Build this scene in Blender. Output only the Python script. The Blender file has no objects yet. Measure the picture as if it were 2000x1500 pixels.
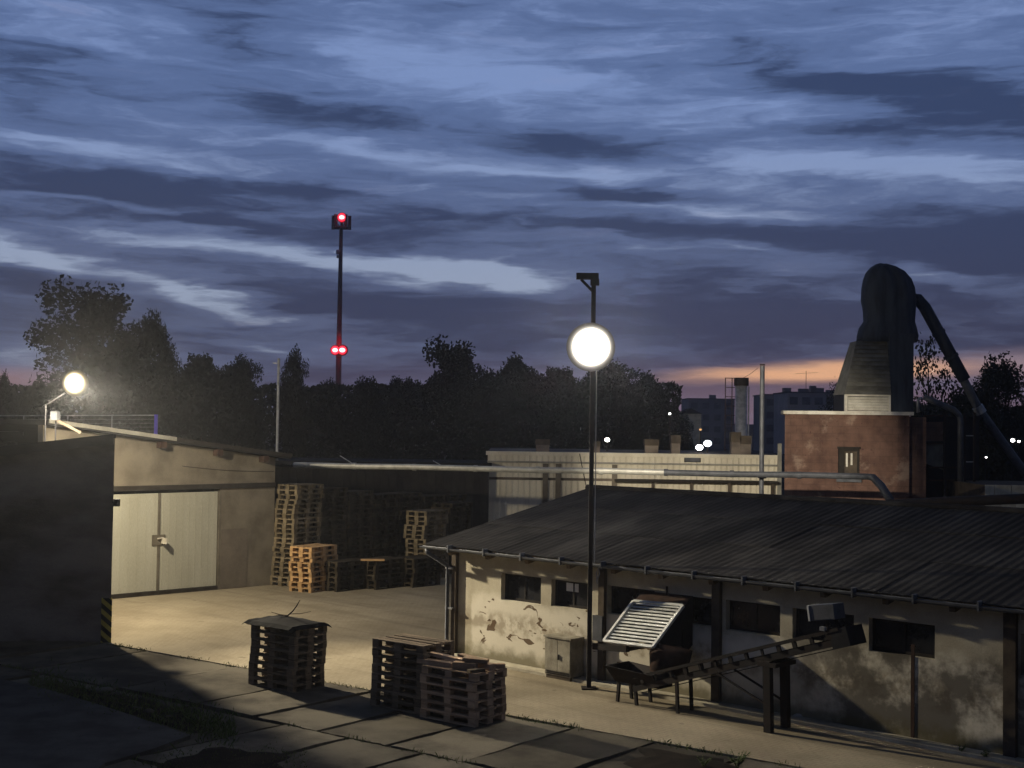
import bpy, math, random
from mathutils import Vector, Matrix, noise as mnoise
random.seed(7)
R = math.radians
scene = bpy.context.scene
COL = scene.collection

# ------------------------------------------------------------------ camera
F = 2600.0            # focal length in pixels of the 2000 x 1500 photograph
CAM_H = 4.9
cam_d = bpy.data.cameras.new('camera'); cam = bpy.data.objects.new('camera', cam_d); COL.objects.link(cam)
cam_d.sensor_width = 36.0; cam_d.lens = F / 2000 * 36.0
cam_d.clip_start = 0.1; cam_d.clip_end = 6000
CM = Matrix.Rotation(math.pi / 2 + math.atan(82 / F), 3, 'X') @ Matrix.Rotation(0.014, 3, 'Z')
cam.matrix_world = Matrix.Translation((0, 0, CAM_H)) @ CM.to_4x4()
scene.camera = cam
C0 = Vector((0, 0, CAM_H))

def ray(px, py):
    return CM @ Vector(((px - 1000) / F, (750 - py) / F, -1.0))
def G(px, py, z=0.0):                      # point of a horizontal plane seen at a photo pixel
    d = ray(px, py); return C0 + d * ((z - CAM_H) / d.z)
def D(px, py, Y):                          # point at depth Y seen at a photo pixel
    d = ray(px, py); return C0 + d * (Y / d.y)

# ------------------------------------------------------------------ colour management, world, lights
scene.view_settings.view_transform = 'Standard'
scene.view_settings.look = 'None'
scene.view_settings.exposure = 0.0
scene.view_settings.gamma = 1.0
scene.view_settings.use_curve_mapping = False
scene.cycles.use_denoising = True
scene.cycles.max_bounces = 6
scene.cycles.sample_clamp_indirect = 3.0

class NT:
    def __init__(s, tree):
        s.t = tree; tree.nodes.clear()
    def n(s, typ, *ins, out=0, **kw):
        nd = s.t.nodes.new(typ)
        named = {}
        for k, v in kw.items():
            if k.startswith('i_'): named[k[2:]] = v
            else: setattr(nd, k, v)
        for i, v in list(enumerate(ins)) + list(named.items()):
            if v is None: continue
            key = i if isinstance(i, int) else (int(i) if i.isdigit() else i.replace('_', ' '))
            if isinstance(v, bpy.types.NodeSocket): s.t.links.new(v, nd.inputs[key])
            else:
                if isinstance(v, tuple) and len(v) == 3 and nd.inputs[key].type == 'RGBA': v = v + (1,)
                nd.inputs[key].default_value = v
        return nd.outputs[out] if len(nd.outputs) else nd
    def m(s, op, a, b=None, c=None, clamp=False):
        return s.n('ShaderNodeMath', a, b, c, operation=op, use_clamp=clamp)
    def mix(s, f, a, b, mode='MIX'):
        nd = s.t.nodes.new('ShaderNodeMix'); nd.data_type = 'RGBA'; nd.blend_type = mode
        for k, v in ((0, f), (6, a), (7, b)):
            if isinstance(v, bpy.types.NodeSocket): s.t.links.new(v, nd.inputs[k])
            else: nd.inputs[k].default_value = (v + (1,)) if isinstance(v, tuple) and len(v) == 3 else v
        return nd.outputs[2]
    def ss(s, v, a, b):                     # smoothstep from a to b
        return s.n('ShaderNodeMapRange', v, a, b, 0.0, 1.0, interpolation_type='SMOOTHSTEP')
    def noise(s, vec, scale, detail=4.0, rough=0.55, out=0, dist=0.0):
        return s.n('ShaderNodeTexNoise', i_Vector=vec, i_Scale=scale, i_Detail=detail, i_Roughness=rough, i_Distortion=dist, out=out)

def build_world():
    w = bpy.data.worlds.new('World'); scene.world = w; w.use_nodes = True
    N = NT(w.node_tree)
    dirn = N.n('ShaderNodeTexCoord', out=0)
    sep = N.t.nodes.new('ShaderNodeSeparateXYZ'); N.t.links.new(dirn, sep.inputs[0])
    X, Y, Z = sep.outputs
    az = N.m('ARCTAN2', X, Y); el = N.m('ARCSINE', Z)
    flat = N.n('ShaderNodeCombineXYZ', az, el, 0.0)
    # cloud streaks: noise stretched along the horizon, bending the edges of the larger cloud banks
    st1 = N.n('ShaderNodeMapping', flat, i_Rotation=(0, 0, R(5)), i_Scale=(4.5, 30.0, 1.0))
    warp = N.noise(st1, 1.0, 5.0, 0.6, out=1)
    wv = N.n('ShaderNodeVectorMath', warp, (0.5, 0.5, 0.5), operation='SUBTRACT')
    wv = N.n('ShaderNodeVectorMath', wv, (0.22, 0.045, 0.0), operation='MULTIPLY')
    pos = N.n('ShaderNodeVectorMath', flat, wv, operation='ADD')
    def blob(px, py, rx, ry, rot, amp):
        d = ray(px, py); a = math.atan2(d.x, d.y); e = math.asin(d.normalized().z)
        mp = N.n('ShaderNodeMapping', pos, (a, e, 0), (0, 0, R(-rot - 0.8)), (rx / F, ry / F, 1), vector_type='TEXTURE')
        g = N.n('ShaderNodeTexGradient', mp, gradient_type='QUADRATIC_SPHERE', out=1)
        return N.m('MULTIPLY', g, amp)
    blobs = [
        (430, 40, 420, 95, 14, -.52), (10, 140, 330, 130, 4, -.50), (520, 205, 620, 75, 8, -.52), (1150, 280, 560, 62, 5, -.50),
        (1720, 170, 560, 85, 10, -.80), (1980, 215, 320, 90, 5, -.40), (1740, 262, 460, 50, 2, -.38), (200, 362, 520, 60, 3, -.70), (620, 372, 420, 46, 6, -.45),
        (1180, 380, 520, 40, 9, -.62), (420, 432, 760, 40, 3, -.46), (1250, 452, 760, 52, 1, -.62), (1900, 470, 700, 90, 0, -.70),
        (1600, 610, 1000, 150, 0, -.52), (820, 608, 620, 80, 2, -.50), (100, 548, 320, 46, 6, -.50), (80, 630, 460, 70, 0, -.30), (1350, 100, 560, 50, 8, -.15),
        (930, 150, 1000, 110, 8, .50), (150, 285, 640, 50, 2, .55), (960, 328, 1000, 44, 4, .70), (1640, 330, 700, 50, 2, .85), (1960, 370, 300, 60, 0, .45),
        (1300, 408, 460, 30, 2, .55), (600, 490, 760, 36, 5, .78), (960, 528, 460, 40, 0, .85), (60, 480, 340, 34, 9, .95), (300, 402, 460, 20, 1, .42),
        (430, 572, 320, 44, 14, .80), (1820, 535, 220, 24, 2, .50), (1600, 573, 200, 20, 4, .32), (1440, 488, 180, 26, 10, .50),
        (880, 650, 110, 12, 3, .2), (790, 668, 80, 10, 0, .2), (470, 690, 240, 24, 4, .4), (1500, 215, 500, 40, 4, .25), (260, 100, 300, 40, 6, .25)]
    tot = None
    for b in blobs:
        v = blob(*b); tot = v if tot is None else N.m('ADD', tot, v)
    st2 = N.n('ShaderNodeMapping', pos, i_Rotation=(0, 0, R(6)), i_Scale=(6.5, 48.0, 1.0))
    fine = N.noise(st2, 1.0, 7.0, 0.6)
    st3 = N.n('ShaderNodeMapping', pos, i_Rotation=(0, 0, R(4)), i_Scale=(2.2, 11.0, 1.0))
    broad = N.noise(st3, 1.0, 3.0, 0.5)
    c = N.m('ADD', tot, N.m('MULTIPLY_ADD', fine, 1.35, -0.675))
    c = N.m('ADD', c, N.m('MULTIPLY_ADD', broad, 0.55, -0.275))
    base = N.n('ShaderNodeMapRange', el, 0.0, 0.30, 0.27, 0.60)
    st4 = N.n('ShaderNodeMapping', pos, i_Rotation=(0, 0, R(8)), i_Scale=(22.0, 120.0, 1.0))
    c = N.m('ADD', c, N.m('MULTIPLY_ADD', N.noise(st4, 1.0, 6.0, 0.65), 0.62, -0.31))
    c = N.m('ADD', c, base)
    c = N.m('MULTIPLY_ADD', N.m('SUBTRACT', c, 0.45), 1.12, 0.43, clamp=True)
    # cloud-bank colour and clear-sky colour by elevation (linear values)
    up = N.ss(el, 0.06, 0.26)
    dark = N.mix(up, (0.031, 0.036, 0.080), (0.032, 0.050, 0.114))
    mid = N.mix(up, (0.086, 0.106, 0.192), (0.098, 0.150, 0.305))
    brt = N.mix(up, (0.315, 0.370, 0.490), (0.198, 0.282, 0.515))
    f1 = N.ss(c, 0.0, 0.5); f2 = N.ss(c, 0.45, 1.0)
    skyc = N.mix(f2, N.mix(f1, dark, mid), brt)
    # afterglow low over the horizon, strongest to the right
    azc = math.atan2(640, F)
    ga = N.m('SUBTRACT', 1.0, N.m('ABSOLUTE', N.m('DIVIDE', N.m('SUBTRACT', az, azc), 0.42)), clamp=True)
    glow_lo = N.ss(el, 0.062, 0.008)
    pink = N.m('MULTIPLY', glow_lo, N.m('MULTIPLY_ADD', ga, 0.5, 0.10))
    skyc = N.mix(pink, skyc, (0.30, 0.185, 0.215))
    sepp = N.t.nodes.new('ShaderNodeSeparateXYZ'); N.t.links.new(pos, sepp.inputs[0])
    def band(px, py, rx, ry, rot):
        d = ray(px, py); a = math.atan2(d.x, d.y); e = math.asin(d.normalized().z)
        small = N.n('ShaderNodeVectorMath', wv, (0.45, 0.35, 0.0), operation='MULTIPLY')
        p2 = N.n('ShaderNodeVectorMath', flat, small, operation='ADD')
        mp = N.n('ShaderNodeMapping', p2, (a, e, 0), (0, 0, R(-rot)), (rx / F, ry / F, 1), vector_type='TEXTURE')
        return N.n('ShaderNodeTexGradient', mp, gradient_type='SPHERICAL', out=1)
    o1 = N.m('MULTIPLY', N.ss(N.m('ADD', band(1600, 728, 420, 34, -2), N.m('MULTIPLY_ADD', fine, .8, -.4)), 0.08, 0.85), 0.95)
    skyc = N.mix(o1, skyc, (0.86, 0.46, 0.25))
    o2 = N.m('MULTIPLY', N.ss(band(1980, 712, 260, 44, 0), 0.0, 0.9), 0.5)
    skyc = N.mix(o2, skyc, (0.46, 0.31, 0.31))
    o3 = N.m('MULTIPLY', N.ss(band(30, 738, 230, 30, 2), 0.0, 0.9), 0.45)
    skyc = N.mix(o3, skyc, (0.42, 0.23, 0.22))
    # below the horizon the sky is the dark far ground
    k_ = N.m('MULTIPLY', N.n('ShaderNodeMapRange', el, 0.30, 1.30, 1.0, 0.3), N.n('ShaderNodeMapRange', N.m('ABSOLUTE', az), 0.5, 2.6, 1.0, 0.45))   # dusk sky deepens towards the zenith
    skyc = N.mix(1.0, skyc, N.n('ShaderNodeCombineColor', k_, k_, k_), 'MULTIPLY')
    skyc = N.mix(N.ss(el, -0.002, -0.06), skyc, (0.01, 0.01, 0.014))
    # physically based twilight share of the sky
    ns = N.t.nodes.new('ShaderNodeTexSky'); ns.sky_type = 'NISHITA'; ns.sun_disc = False
    ns.sun_elevation = R(-2.0); ns.sun_rotation = R(14); ns.air_density = 1.0; ns.dust_density = 1.5; ns.ozone_density = 3.0
    bg1 = N.n('ShaderNodeBackground', skyc, 1.0)
    bg2 = N.n('ShaderNodeBackground', ns.outputs[0], 0.05)
    add = N.n('ShaderNodeAddShader', bg1, bg2)
    N.n('ShaderNodeOutputWorld', add)
    w.cycles.sampling_method = 'MANUAL'; w.cycles.sample_map_resolution = 512
build_world()

sun_d = bpy.data.lights.new('sun', 'SUN'); sun = bpy.data.objects.new('sun', sun_d); COL.objects.link(sun)
sun_d.energy = 0.01; sun_d.angle = R(12); sun_d.color = (1.0, 0.72, 0.5)      # already set: a trace of the afterglow only
sun.rotation_euler = (R(88), 0, R(180 - 14)); sun.location = (10, 60, 30)

# ------------------------------------------------------------------ helpers
class MB:
    def __init__(s): s.v = []; s.f = []
    def add(s, vs, fs):
        o = len(s.v); s.v += [tuple(p) for p in vs]; s.f += [tuple(i + o for i in f) for f in fs]
    def box(s, c, d, rot=None):
        hx, hy, hz = d[0] / 2, d[1] / 2, d[2] / 2
        vs = [Vector((x, y, z)) for x in (-hx, hx) for y in (-hy, hy) for z in (-hz, hz)]
        if rot is not None: vs = [rot @ p for p in vs]
        c = Vector(c)
        s.add([p + c for p in vs], [(0, 1, 3, 2), (4, 6, 7, 5), (0, 4, 5, 1), (2, 3, 7, 6), (0, 2, 6, 4), (1, 5, 7, 3)])
        return s
    def box2(s, a, b):
        return s.box([(a[i] + b[i]) / 2 for i in range(3)], [abs(b[i] - a[i]) for i in range(3)])
    def bar(s, p0, p1, w, h, up=(0, 0, 1)):
        p0 = Vector(p0); p1 = Vector(p1); t = (p1 - p0).normalized(); u = Vector(up)
        if abs(t.dot(u)) > .99: u = Vector((0, 1, 0))
        a = t.cross(u).normalized(); b = a.cross(t)
        vs = [p + a * (i * w / 2) + b * (j * h / 2) for p in (p0, p1) for i, j in ((-1, -1), (1, -1), (1, 1), (-1, 1))]
        s.add(vs, [(0, 3, 2, 1), (4, 5, 6, 7), (0, 1, 5, 4), (1, 2, 6, 5), (2, 3, 7, 6), (3, 0, 4, 7)])
        return s
    def tube(s, path, r, n=8, cap=True):
        path = [Vector(p) for p in path]; k = len(path)
        rs = r if isinstance(r, (list, tuple)) else [r] * k
        vs = []; prev = None
        for i, p in enumerate(path):
            t = (path[min(i + 1, k - 1)] - path[max(i - 1, 0)]).normalized()
            if prev is None:
                u = Vector((0, 0, 1)) if abs(t.z) < .9 else Vector((1, 0, 0))
                a = t.cross(u).normalized()
            else:
                a = (prev - t * prev.dot(t)).normalized()
            prev = a; b = t.cross(a)
            for j in range(n):
                an = 2 * math.pi * j / n
                vs.append(p + a * (math.cos(an) * rs[i]) + b * (math.sin(an) * rs[i]))
        fs = [(i * n + j, i * n + (j + 1) % n, (i + 1) * n + (j + 1) % n, (i + 1) * n + j) for i in range(k - 1) for j in range(n)]
        if cap: fs += [tuple(range(n - 1, -1, -1)), tuple((k - 1) * n + j for j in range(n))]
        s.add(vs, fs); return s
    def ball(s, c, r, n=12, m=8, sq=(1, 1, 1)):
        c = Vector(c); vs = [c + Vector((0, 0, r * sq[2]))]
        for i in range(1, m):
            th = math.pi * i / m
            for j in range(n):
                ph = 2 * math.pi * j / n
                vs.append(c + Vector((r * sq[0] * math.sin(th) * math.cos(ph), r * sq[1] * math.sin(th) * math.sin(ph), r * sq[2] * math.cos(th))))
        vs.append(c - Vector((0, 0, r * sq[2])))
        fs = [(0, 1 + j, 1 + (j + 1) % n) for j in range(n)]
        for i in range(m - 2):
            for j in range(n):
                a = 1 + i * n; fs.append((a + j, a + n + j, a + n + (j + 1) % n, a + (j + 1) % n))
        l = len(vs) - 1; a = 1 + (m - 2) * n
        fs += [(l, a + (j + 1) % n, a + j) for j in range(n)]
        s.add(vs, fs); return s
    def slab(s, poly, z0, z1):             # prism from a plan polygon (counter-clockwise)
        n = len(poly)
        vs = [(p[0], p[1], z0) for p in poly] + [(p[0], p[1], z1) for p in poly]
        s.add(vs, [tuple(range(n - 1, -1, -1)), tuple(range(n, 2 * n))] + [(i, (i + 1) % n, n + (i + 1) % n, n + i) for i in range(n)])
        return s
    def shift(s, d):
        d = Vector(d); s.v = [tuple(Vector(p) - d) for p in s.v]; return s
    def build(s, name, mat, parent=None, smooth=False, mesh_name=None):
        me = bpy.data.meshes.new(name); me.from_pydata(s.v, [], s.f); me.update()
        if smooth: me.polygons.foreach_set('use_smooth', [True] * len(me.polygons))
        if mat: me.materials.append(mat)
        o = bpy.data.objects.new(name, me); COL.objects.link(o)
        if parent is not None: o.parent = parent
        return o

def tag(o, label=None, cat=None, group=None, kind=None):
    for k, v in (('label', label), ('category', cat), ('group', group), ('kind', kind)):
        if v: o[k] = v
    return o
def thing(name, label, cat, loc=(0, 0, 0), rz=0.0, group=None):
    o = bpy.data.objects.new(name, None); COL.objects.link(o)
    o.location = loc; o.rotation_euler = (0, 0, rz); o.empty_display_size = 0.2
    return tag(o, label, cat, group)
def dup(root, loc, rz, label, group=None):
    r = root.copy(); COL.objects.link(r); r.location = loc; r.rotation_euler = (0, 0, rz); r['label'] = label
    if group: r['group'] = group
    for ch in root.children:
        c = ch.copy(); COL.objects.link(c); c.parent = r
        for g in ch.children:
            d = g.copy(); COL.objects.link(d); d.parent = c
    return r
def light_at(name, typ, loc, energy, color, parent=None, target=None, size=None, blend=None, radius=0.1):
    d = bpy.data.lights.new(name, typ); o = bpy.data.objects.new(name, d); COL.objects.link(o)
    d.energy = energy; d.color = color
    d.shadow_soft_size = radius
    if typ == 'SPOT': d.spot_size = size; d.spot_blend = blend
    o.location = loc
    if target is not None:
        o.rotation_euler = (Vector(target) - Vector(loc)).to_track_quat('-Z', 'Y').to_euler()
    if parent is not None: o.parent = parent
    return o
class Frame:                                # local frame of a thing standing at loc, turned rz about z
    def __init__(s, loc, rz):
        s.o = Vector(loc); s.m = Matrix.Rotation(rz, 3, 'Z'); s.i = s.m.inverted(); s.rz = rz
    def w(s, p): return s.o + s.m @ Vector(p)
    def l(s, p): return s.i @ (Vector(p) - s.o)
    def on_y(s, px, py, y=0.0):             # where the pixel meets the local plane y = const -> (x, z)
        c = s.l(C0); d = s.i @ ray(px, py); p = c + d * ((y - c.y) / d.y); return p.x, p.z

# ------------------------------------------------------------------ materials
def mat(name, c1, c2=None, scale=3.0, rough=0.85, bump=0.15, metal=0.0, fine=40.0, stretch=(1, 1, 1), var=0.0, spec=0.12, thr=(0.35, 0.68)):
    m = bpy.data.materials.new(name); m.use_nodes = True; N = NT(m.node_tree)
    c2 = c2 or tuple(x * 0.6 for x in c1)
    co = N.n('ShaderNodeTexCoord', out=3)
    oi = N.t.nodes.new('ShaderNodeObjectInfo')
    off = N.n('ShaderNodeVectorMath', oi.outputs['Random'], (13.7, 5.1, 9.3), operation='MULTIPLY') if var else None
    p = N.n('ShaderNodeMapping', co, i_Scale=stretch)
    if var: p = N.n('ShaderNodeVectorMath', p, off, operation='ADD')
    a = N.noise(p, scale, 5.0, 0.6); b = N.noise(p, fine, 3.0, 0.6)
    f = N.ss(a, *thr)
    col = N.mix(f, c1, c2)
    k = N.m('MULTIPLY_ADD', b, 0.5, 0.75)
    if var: k = N.m('MULTIPLY', k, N.m('MULTIPLY_ADD', oi.outputs['Random'], 2 * var, 1 - var))
    col = N.mix(1.0, col, N.n('ShaderNodeCombineColor', k, k, k), 'MULTIPLY')
    bs = N.t.nodes.new('ShaderNodeBsdfPrincipled')
    N.t.links.new(col, bs.inputs['Base Color'])
    bs.inputs['Roughness'].default_value = rough; bs.inputs['Metallic'].default_value = metal
    bs.inputs['Specular IOR Level'].default_value = spec
    if bump:
        bp = N.n('ShaderNodeBump', i_Strength=bump, i_Distance=0.02, i_Height=N.m('ADD', a, N.m('MULTIPLY', b, 0.4)))
        N.t.links.new(bp, bs.inputs['Normal'])
    N.n('ShaderNodeOutputMaterial', bs.outputs[0])
    return m
def emit(name, c, s):
    m = bpy.data.materials.new(name); m.use_nodes = True; N = NT(m.node_tree)
    N.n('ShaderNodeOutputMaterial', N.n('ShaderNodeEmission', c, s)); return m
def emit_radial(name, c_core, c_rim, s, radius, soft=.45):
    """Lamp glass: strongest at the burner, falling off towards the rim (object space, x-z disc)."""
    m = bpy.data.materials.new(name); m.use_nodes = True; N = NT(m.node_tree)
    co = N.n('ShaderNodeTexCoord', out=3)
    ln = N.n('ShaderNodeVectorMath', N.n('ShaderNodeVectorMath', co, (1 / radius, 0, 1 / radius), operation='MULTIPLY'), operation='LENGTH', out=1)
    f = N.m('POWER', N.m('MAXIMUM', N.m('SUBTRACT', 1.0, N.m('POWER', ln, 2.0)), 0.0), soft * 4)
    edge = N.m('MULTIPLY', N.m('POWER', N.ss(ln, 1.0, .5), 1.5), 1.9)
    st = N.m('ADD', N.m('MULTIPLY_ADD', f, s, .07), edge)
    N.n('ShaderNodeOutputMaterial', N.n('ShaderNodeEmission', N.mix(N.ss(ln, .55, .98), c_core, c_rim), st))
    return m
def tweak(m):
    N = NT.__new__(NT); N.t = m.node_tree
    bs = next(n for n in N.t.nodes if n.type == 'BSDF_PRINCIPLED')
    return N, bs, bs.inputs['Base Color'].links[0].from_socket

M = {}
M['soil'] = mat('soil', (.020, .016, .012), (.010, .009, .008), 1.5, .95, .5, spec=.02)
M['concrete'] = mat('old_concrete', (.100, .088, .066), (.038, .033, .026), .8, .95, .5, var=.3, spec=.03)
M['path'] = mat('smooth_concrete', (.060, .057, .052), (.034, .032, .029), 1.4, .9, .2, spec=.04)
M['dark_plaster'] = mat('dark_plaster', (.200, .165, .135), (.030, .026, .023), .55, .95, .5, spec=.03, stretch=(.6, 1, 1.4))
M['hall_plaster'] = mat('hall_plaster', (.165, .142, .108), (.10, .086, .066), 1.1, .92, .3, spec=.05)
M['patch'] = mat('repair_render', (.135, .112, .088), (.10, .085, .068), 1.4, .92, .2, spec=.05)
M['cabinet_paint'] = mat('faded_cabinet_paint', (.30, .275, .21), (.17, .15, .11), 3.5, .7, .1)
M['gate_metal'] = mat('gate_paint', (.32, .31, .25), (.27, .26, .205), .8, .6, .05, stretch=(1, 1, .3))
M['gate_frame'] = mat('gate_frame', (.12, .105, .08), None, 3, .7, .1)
M['roof_felt'] = mat('roof_felt', (.022, .021, .021), (.013, .012, .012), 1.2, .95, .3, spec=.04)
M['flashing'] = mat('flashing', (.26, .25, .21), (.18, .17, .145), 2, .6, .05)
M['asbestos'] = mat('weathered_sheet', (.034, .032, .030), (.013, .012, .012), 1.1, .95, .4, var=.2, stretch=(1, .35, 1), spec=.05, thr=(.30, .60))
M['galv'] = mat('galvanised', (.30, .30, .30), (.19, .195, .20), 5, .45, .04, metal=.5)
M['pipe'] = mat('pipe_jacket', (.46, .45, .40), (.34, .33, .29), 4, .45, .06, metal=.4)
M['steel_dark'] = mat('dark_steel', (.016, .014, .013), (.024, .016, .012), 4, .75, .15, metal=0, spec=.15)
M['rust'] = mat('rusty_steel', (.055, .033, .024), (.03, .02, .017), 5, .85, .3, spec=.06)
M['wood_old'] = mat('grey_wood', (.165, .125, .082), (.085, .066, .045), 3, .92, .3, stretch=(.6, 2.5, 2.5), var=.25, spec=.04)
M['wood_new'] = mat('fresh_wood', (.46, .29, .135), (.32, .19, .085), 3, .8, .3, stretch=(.6, 2.5, 2.5), var=.25)
M['wood_mid'] = mat('brown_wood', (.40, .28, .175), (.25, .17, .105), 3, .9, .3, stretch=(.6, 2.5, 2.5), var=.3, spec=.05)
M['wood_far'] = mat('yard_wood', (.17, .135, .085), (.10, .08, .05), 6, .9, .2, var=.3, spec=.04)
M['wood_dark'] = mat('dark_yard_wood', (.050, .040, .027), (.028, .023, .016), 6, .92, .2, var=.3, spec=.03)  # copy of the yard wood with the unlit stacks' shade in its colour
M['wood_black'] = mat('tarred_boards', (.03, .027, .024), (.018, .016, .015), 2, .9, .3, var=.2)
M['rubber'] = mat('black_rubber_sheet', (.006, .006, .006), (.010, .009, .009), 4, .95, .3, spec=.03)
M['glass_dark'] = mat('dark_pane', (.012, .013, .016), (.02, .02, .022), 2, .18, .02, spec=.5)
M['frame_dark'] = mat('window_frame', (.032, .028, .024), (.022, .019, .016), 5, .8, .1, spec=.06)
M['pillar'] = mat('pillar_concrete', (.085, .068, .050), (.050, .040, .031), 2.5, .92, .3, spec=.05)
M['grey_metal'] = mat('grey_metal', (.085, .088, .097), (.055, .058, .064), 4, .55, .08, metal=.3)
M['white_paint'] = mat('dirty_white_paint', (.60, .57, .49), (.40, .37, .30), 2.2, .6, .08)
M['louver'] = mat('louver_paint', (.62, .62, .57), (.42, .42, .38), 3.5, .45, .08, var=.1)
M['cladding'] = mat('cladding', (.60, .55, .43), (.46, .415, .32), .7, .6, .08, stretch=(1, 1, .4))
M['tarp'] = mat('dark_tarpaulin', (.034, .042, .056), (.018, .023, .031), 1.6, .7, .35, stretch=(2.5, 2.5, .5), spec=.1)
M['slate'] = mat('grey_boards', (.13, .125, .105), (.08, .076, .064), 2.5, .85, .2, var=.2, spec=.05)
M['black_metal'] = mat('black_sheet', (.012, .012, .014), (.018, .017, .018), 3, .6, .1)
M['leaf'] = mat('leaves', (.024, .026, .016), (.013, .015, .010), .35, .9, 0, fine=3.0, spec=.03)
M['leaf_pale'] = mat('pale_leaves', (.026, .028, .018), (.016, .018, .012), .35, .9, 0, fine=3.0, spec=.03)
M['bark'] = mat('bark', (.045, .036, .028), (.025, .02, .016), 6, .95, .5, stretch=(3, 3, .5))
M['weed'] = mat('weed_leaves', (.075, .10, .030), (.05, .065, .02), 8, .8, 0)
M['block_a'] = mat('far_block_render', (.24, .21, .20), (.17, .15, .145), .05, .9, 0, fine=.5)
M['block_b'] = mat('far_block_dark', (.11, .105, .11), (.08, .076, .08), .05, .9, 0, fine=.5)
M['lime'] = mat('limestone', (.46, .42, .32), (.30, .27, .20), 2.5, .9, .4, var=.2)
M['mast'] = mat('mast_paint', (.04, .04, .045), (.03, .03, .033), .5, .6, 0)
M['mast_red'] = mat('mast_red_paint', (.25, .03, .035), (.18, .025, .03), .5, .6, 0)
M['violet'] = mat('violet_paint', (.12, .09, .55), (.09, .07, .42), 3, .5, .02)
M['paper'] = mat('paper', (.55, .55, .56), (.42, .42, .44), 6, .8, 0)
M['stone'] = mat('pale_stone', (.42, .39, .33), (.28, .26, .22), 6, .9, .4)
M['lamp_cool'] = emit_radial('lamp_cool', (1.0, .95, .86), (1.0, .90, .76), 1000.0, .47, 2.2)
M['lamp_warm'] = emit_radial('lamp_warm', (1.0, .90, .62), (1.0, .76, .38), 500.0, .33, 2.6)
M['bulb'] = emit('bulb_white', (1.0, .97, .90), 9.0)
M['bulb_blue'] = emit('bulb_bluish', (.9, .97, 1.0), 9.0)
M['bulb_orange'] = emit('bulb_orange', (1.0, .55, .22), 1.0)
M['beacon_core'] = emit('beacon_core', (1.0, .45, .45), 3.0)
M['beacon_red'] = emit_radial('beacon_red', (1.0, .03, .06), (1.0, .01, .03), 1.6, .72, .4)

# paving: small block pavers in courses
def paving_material():
    m = mat('block_pavers', (.27, .232, .162), (.205, .172, .117), .55, .92, .1, fine=25, spec=.05)
    N, bs, col = tweak(m)
    co = N.n('ShaderNodeMapping', N.n('ShaderNodeTexCoord', out=3), i_Rotation=(0, 0, R(8)))
    br = N.n('ShaderNodeTexBrick', co, (1, 1, 1), (.95, .94, .93), (.72, .70, .67), 1.0, .007, .1, 0.0, .2, .1)
    col = N.mix(.9, col, br, 'MULTIPLY')
    dirt = N.noise(co, .28, 5.0, .65)
    col = N.mix(N.m('MULTIPLY', N.ss(dirt, .50, .72), .55), col, (.115, .09, .06))
    tr = N.noise(N.n('ShaderNodeMapping', co, i_Rotation=(0, 0, R(14)), i_Scale=(.10, 1.7, 1)), 1.0, 4.0, .6)
    col = N.mix(N.m('MULTIPLY', N.ss(tr, .52, .68), .38), col, (.10, .082, .058))      # tyre tracks
    sp_ = N.noise(co, 2.6, 3.0, .5)
    col = N.mix(N.m('MULTIPLY', N.ss(sp_, .66, .74), .5), col, (.07, .058, .042))       # oil and damp spots
    N.t.links.new(col, bs.inputs['Base Color'])
    return m
M['pavers'] = paving_material()

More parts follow.
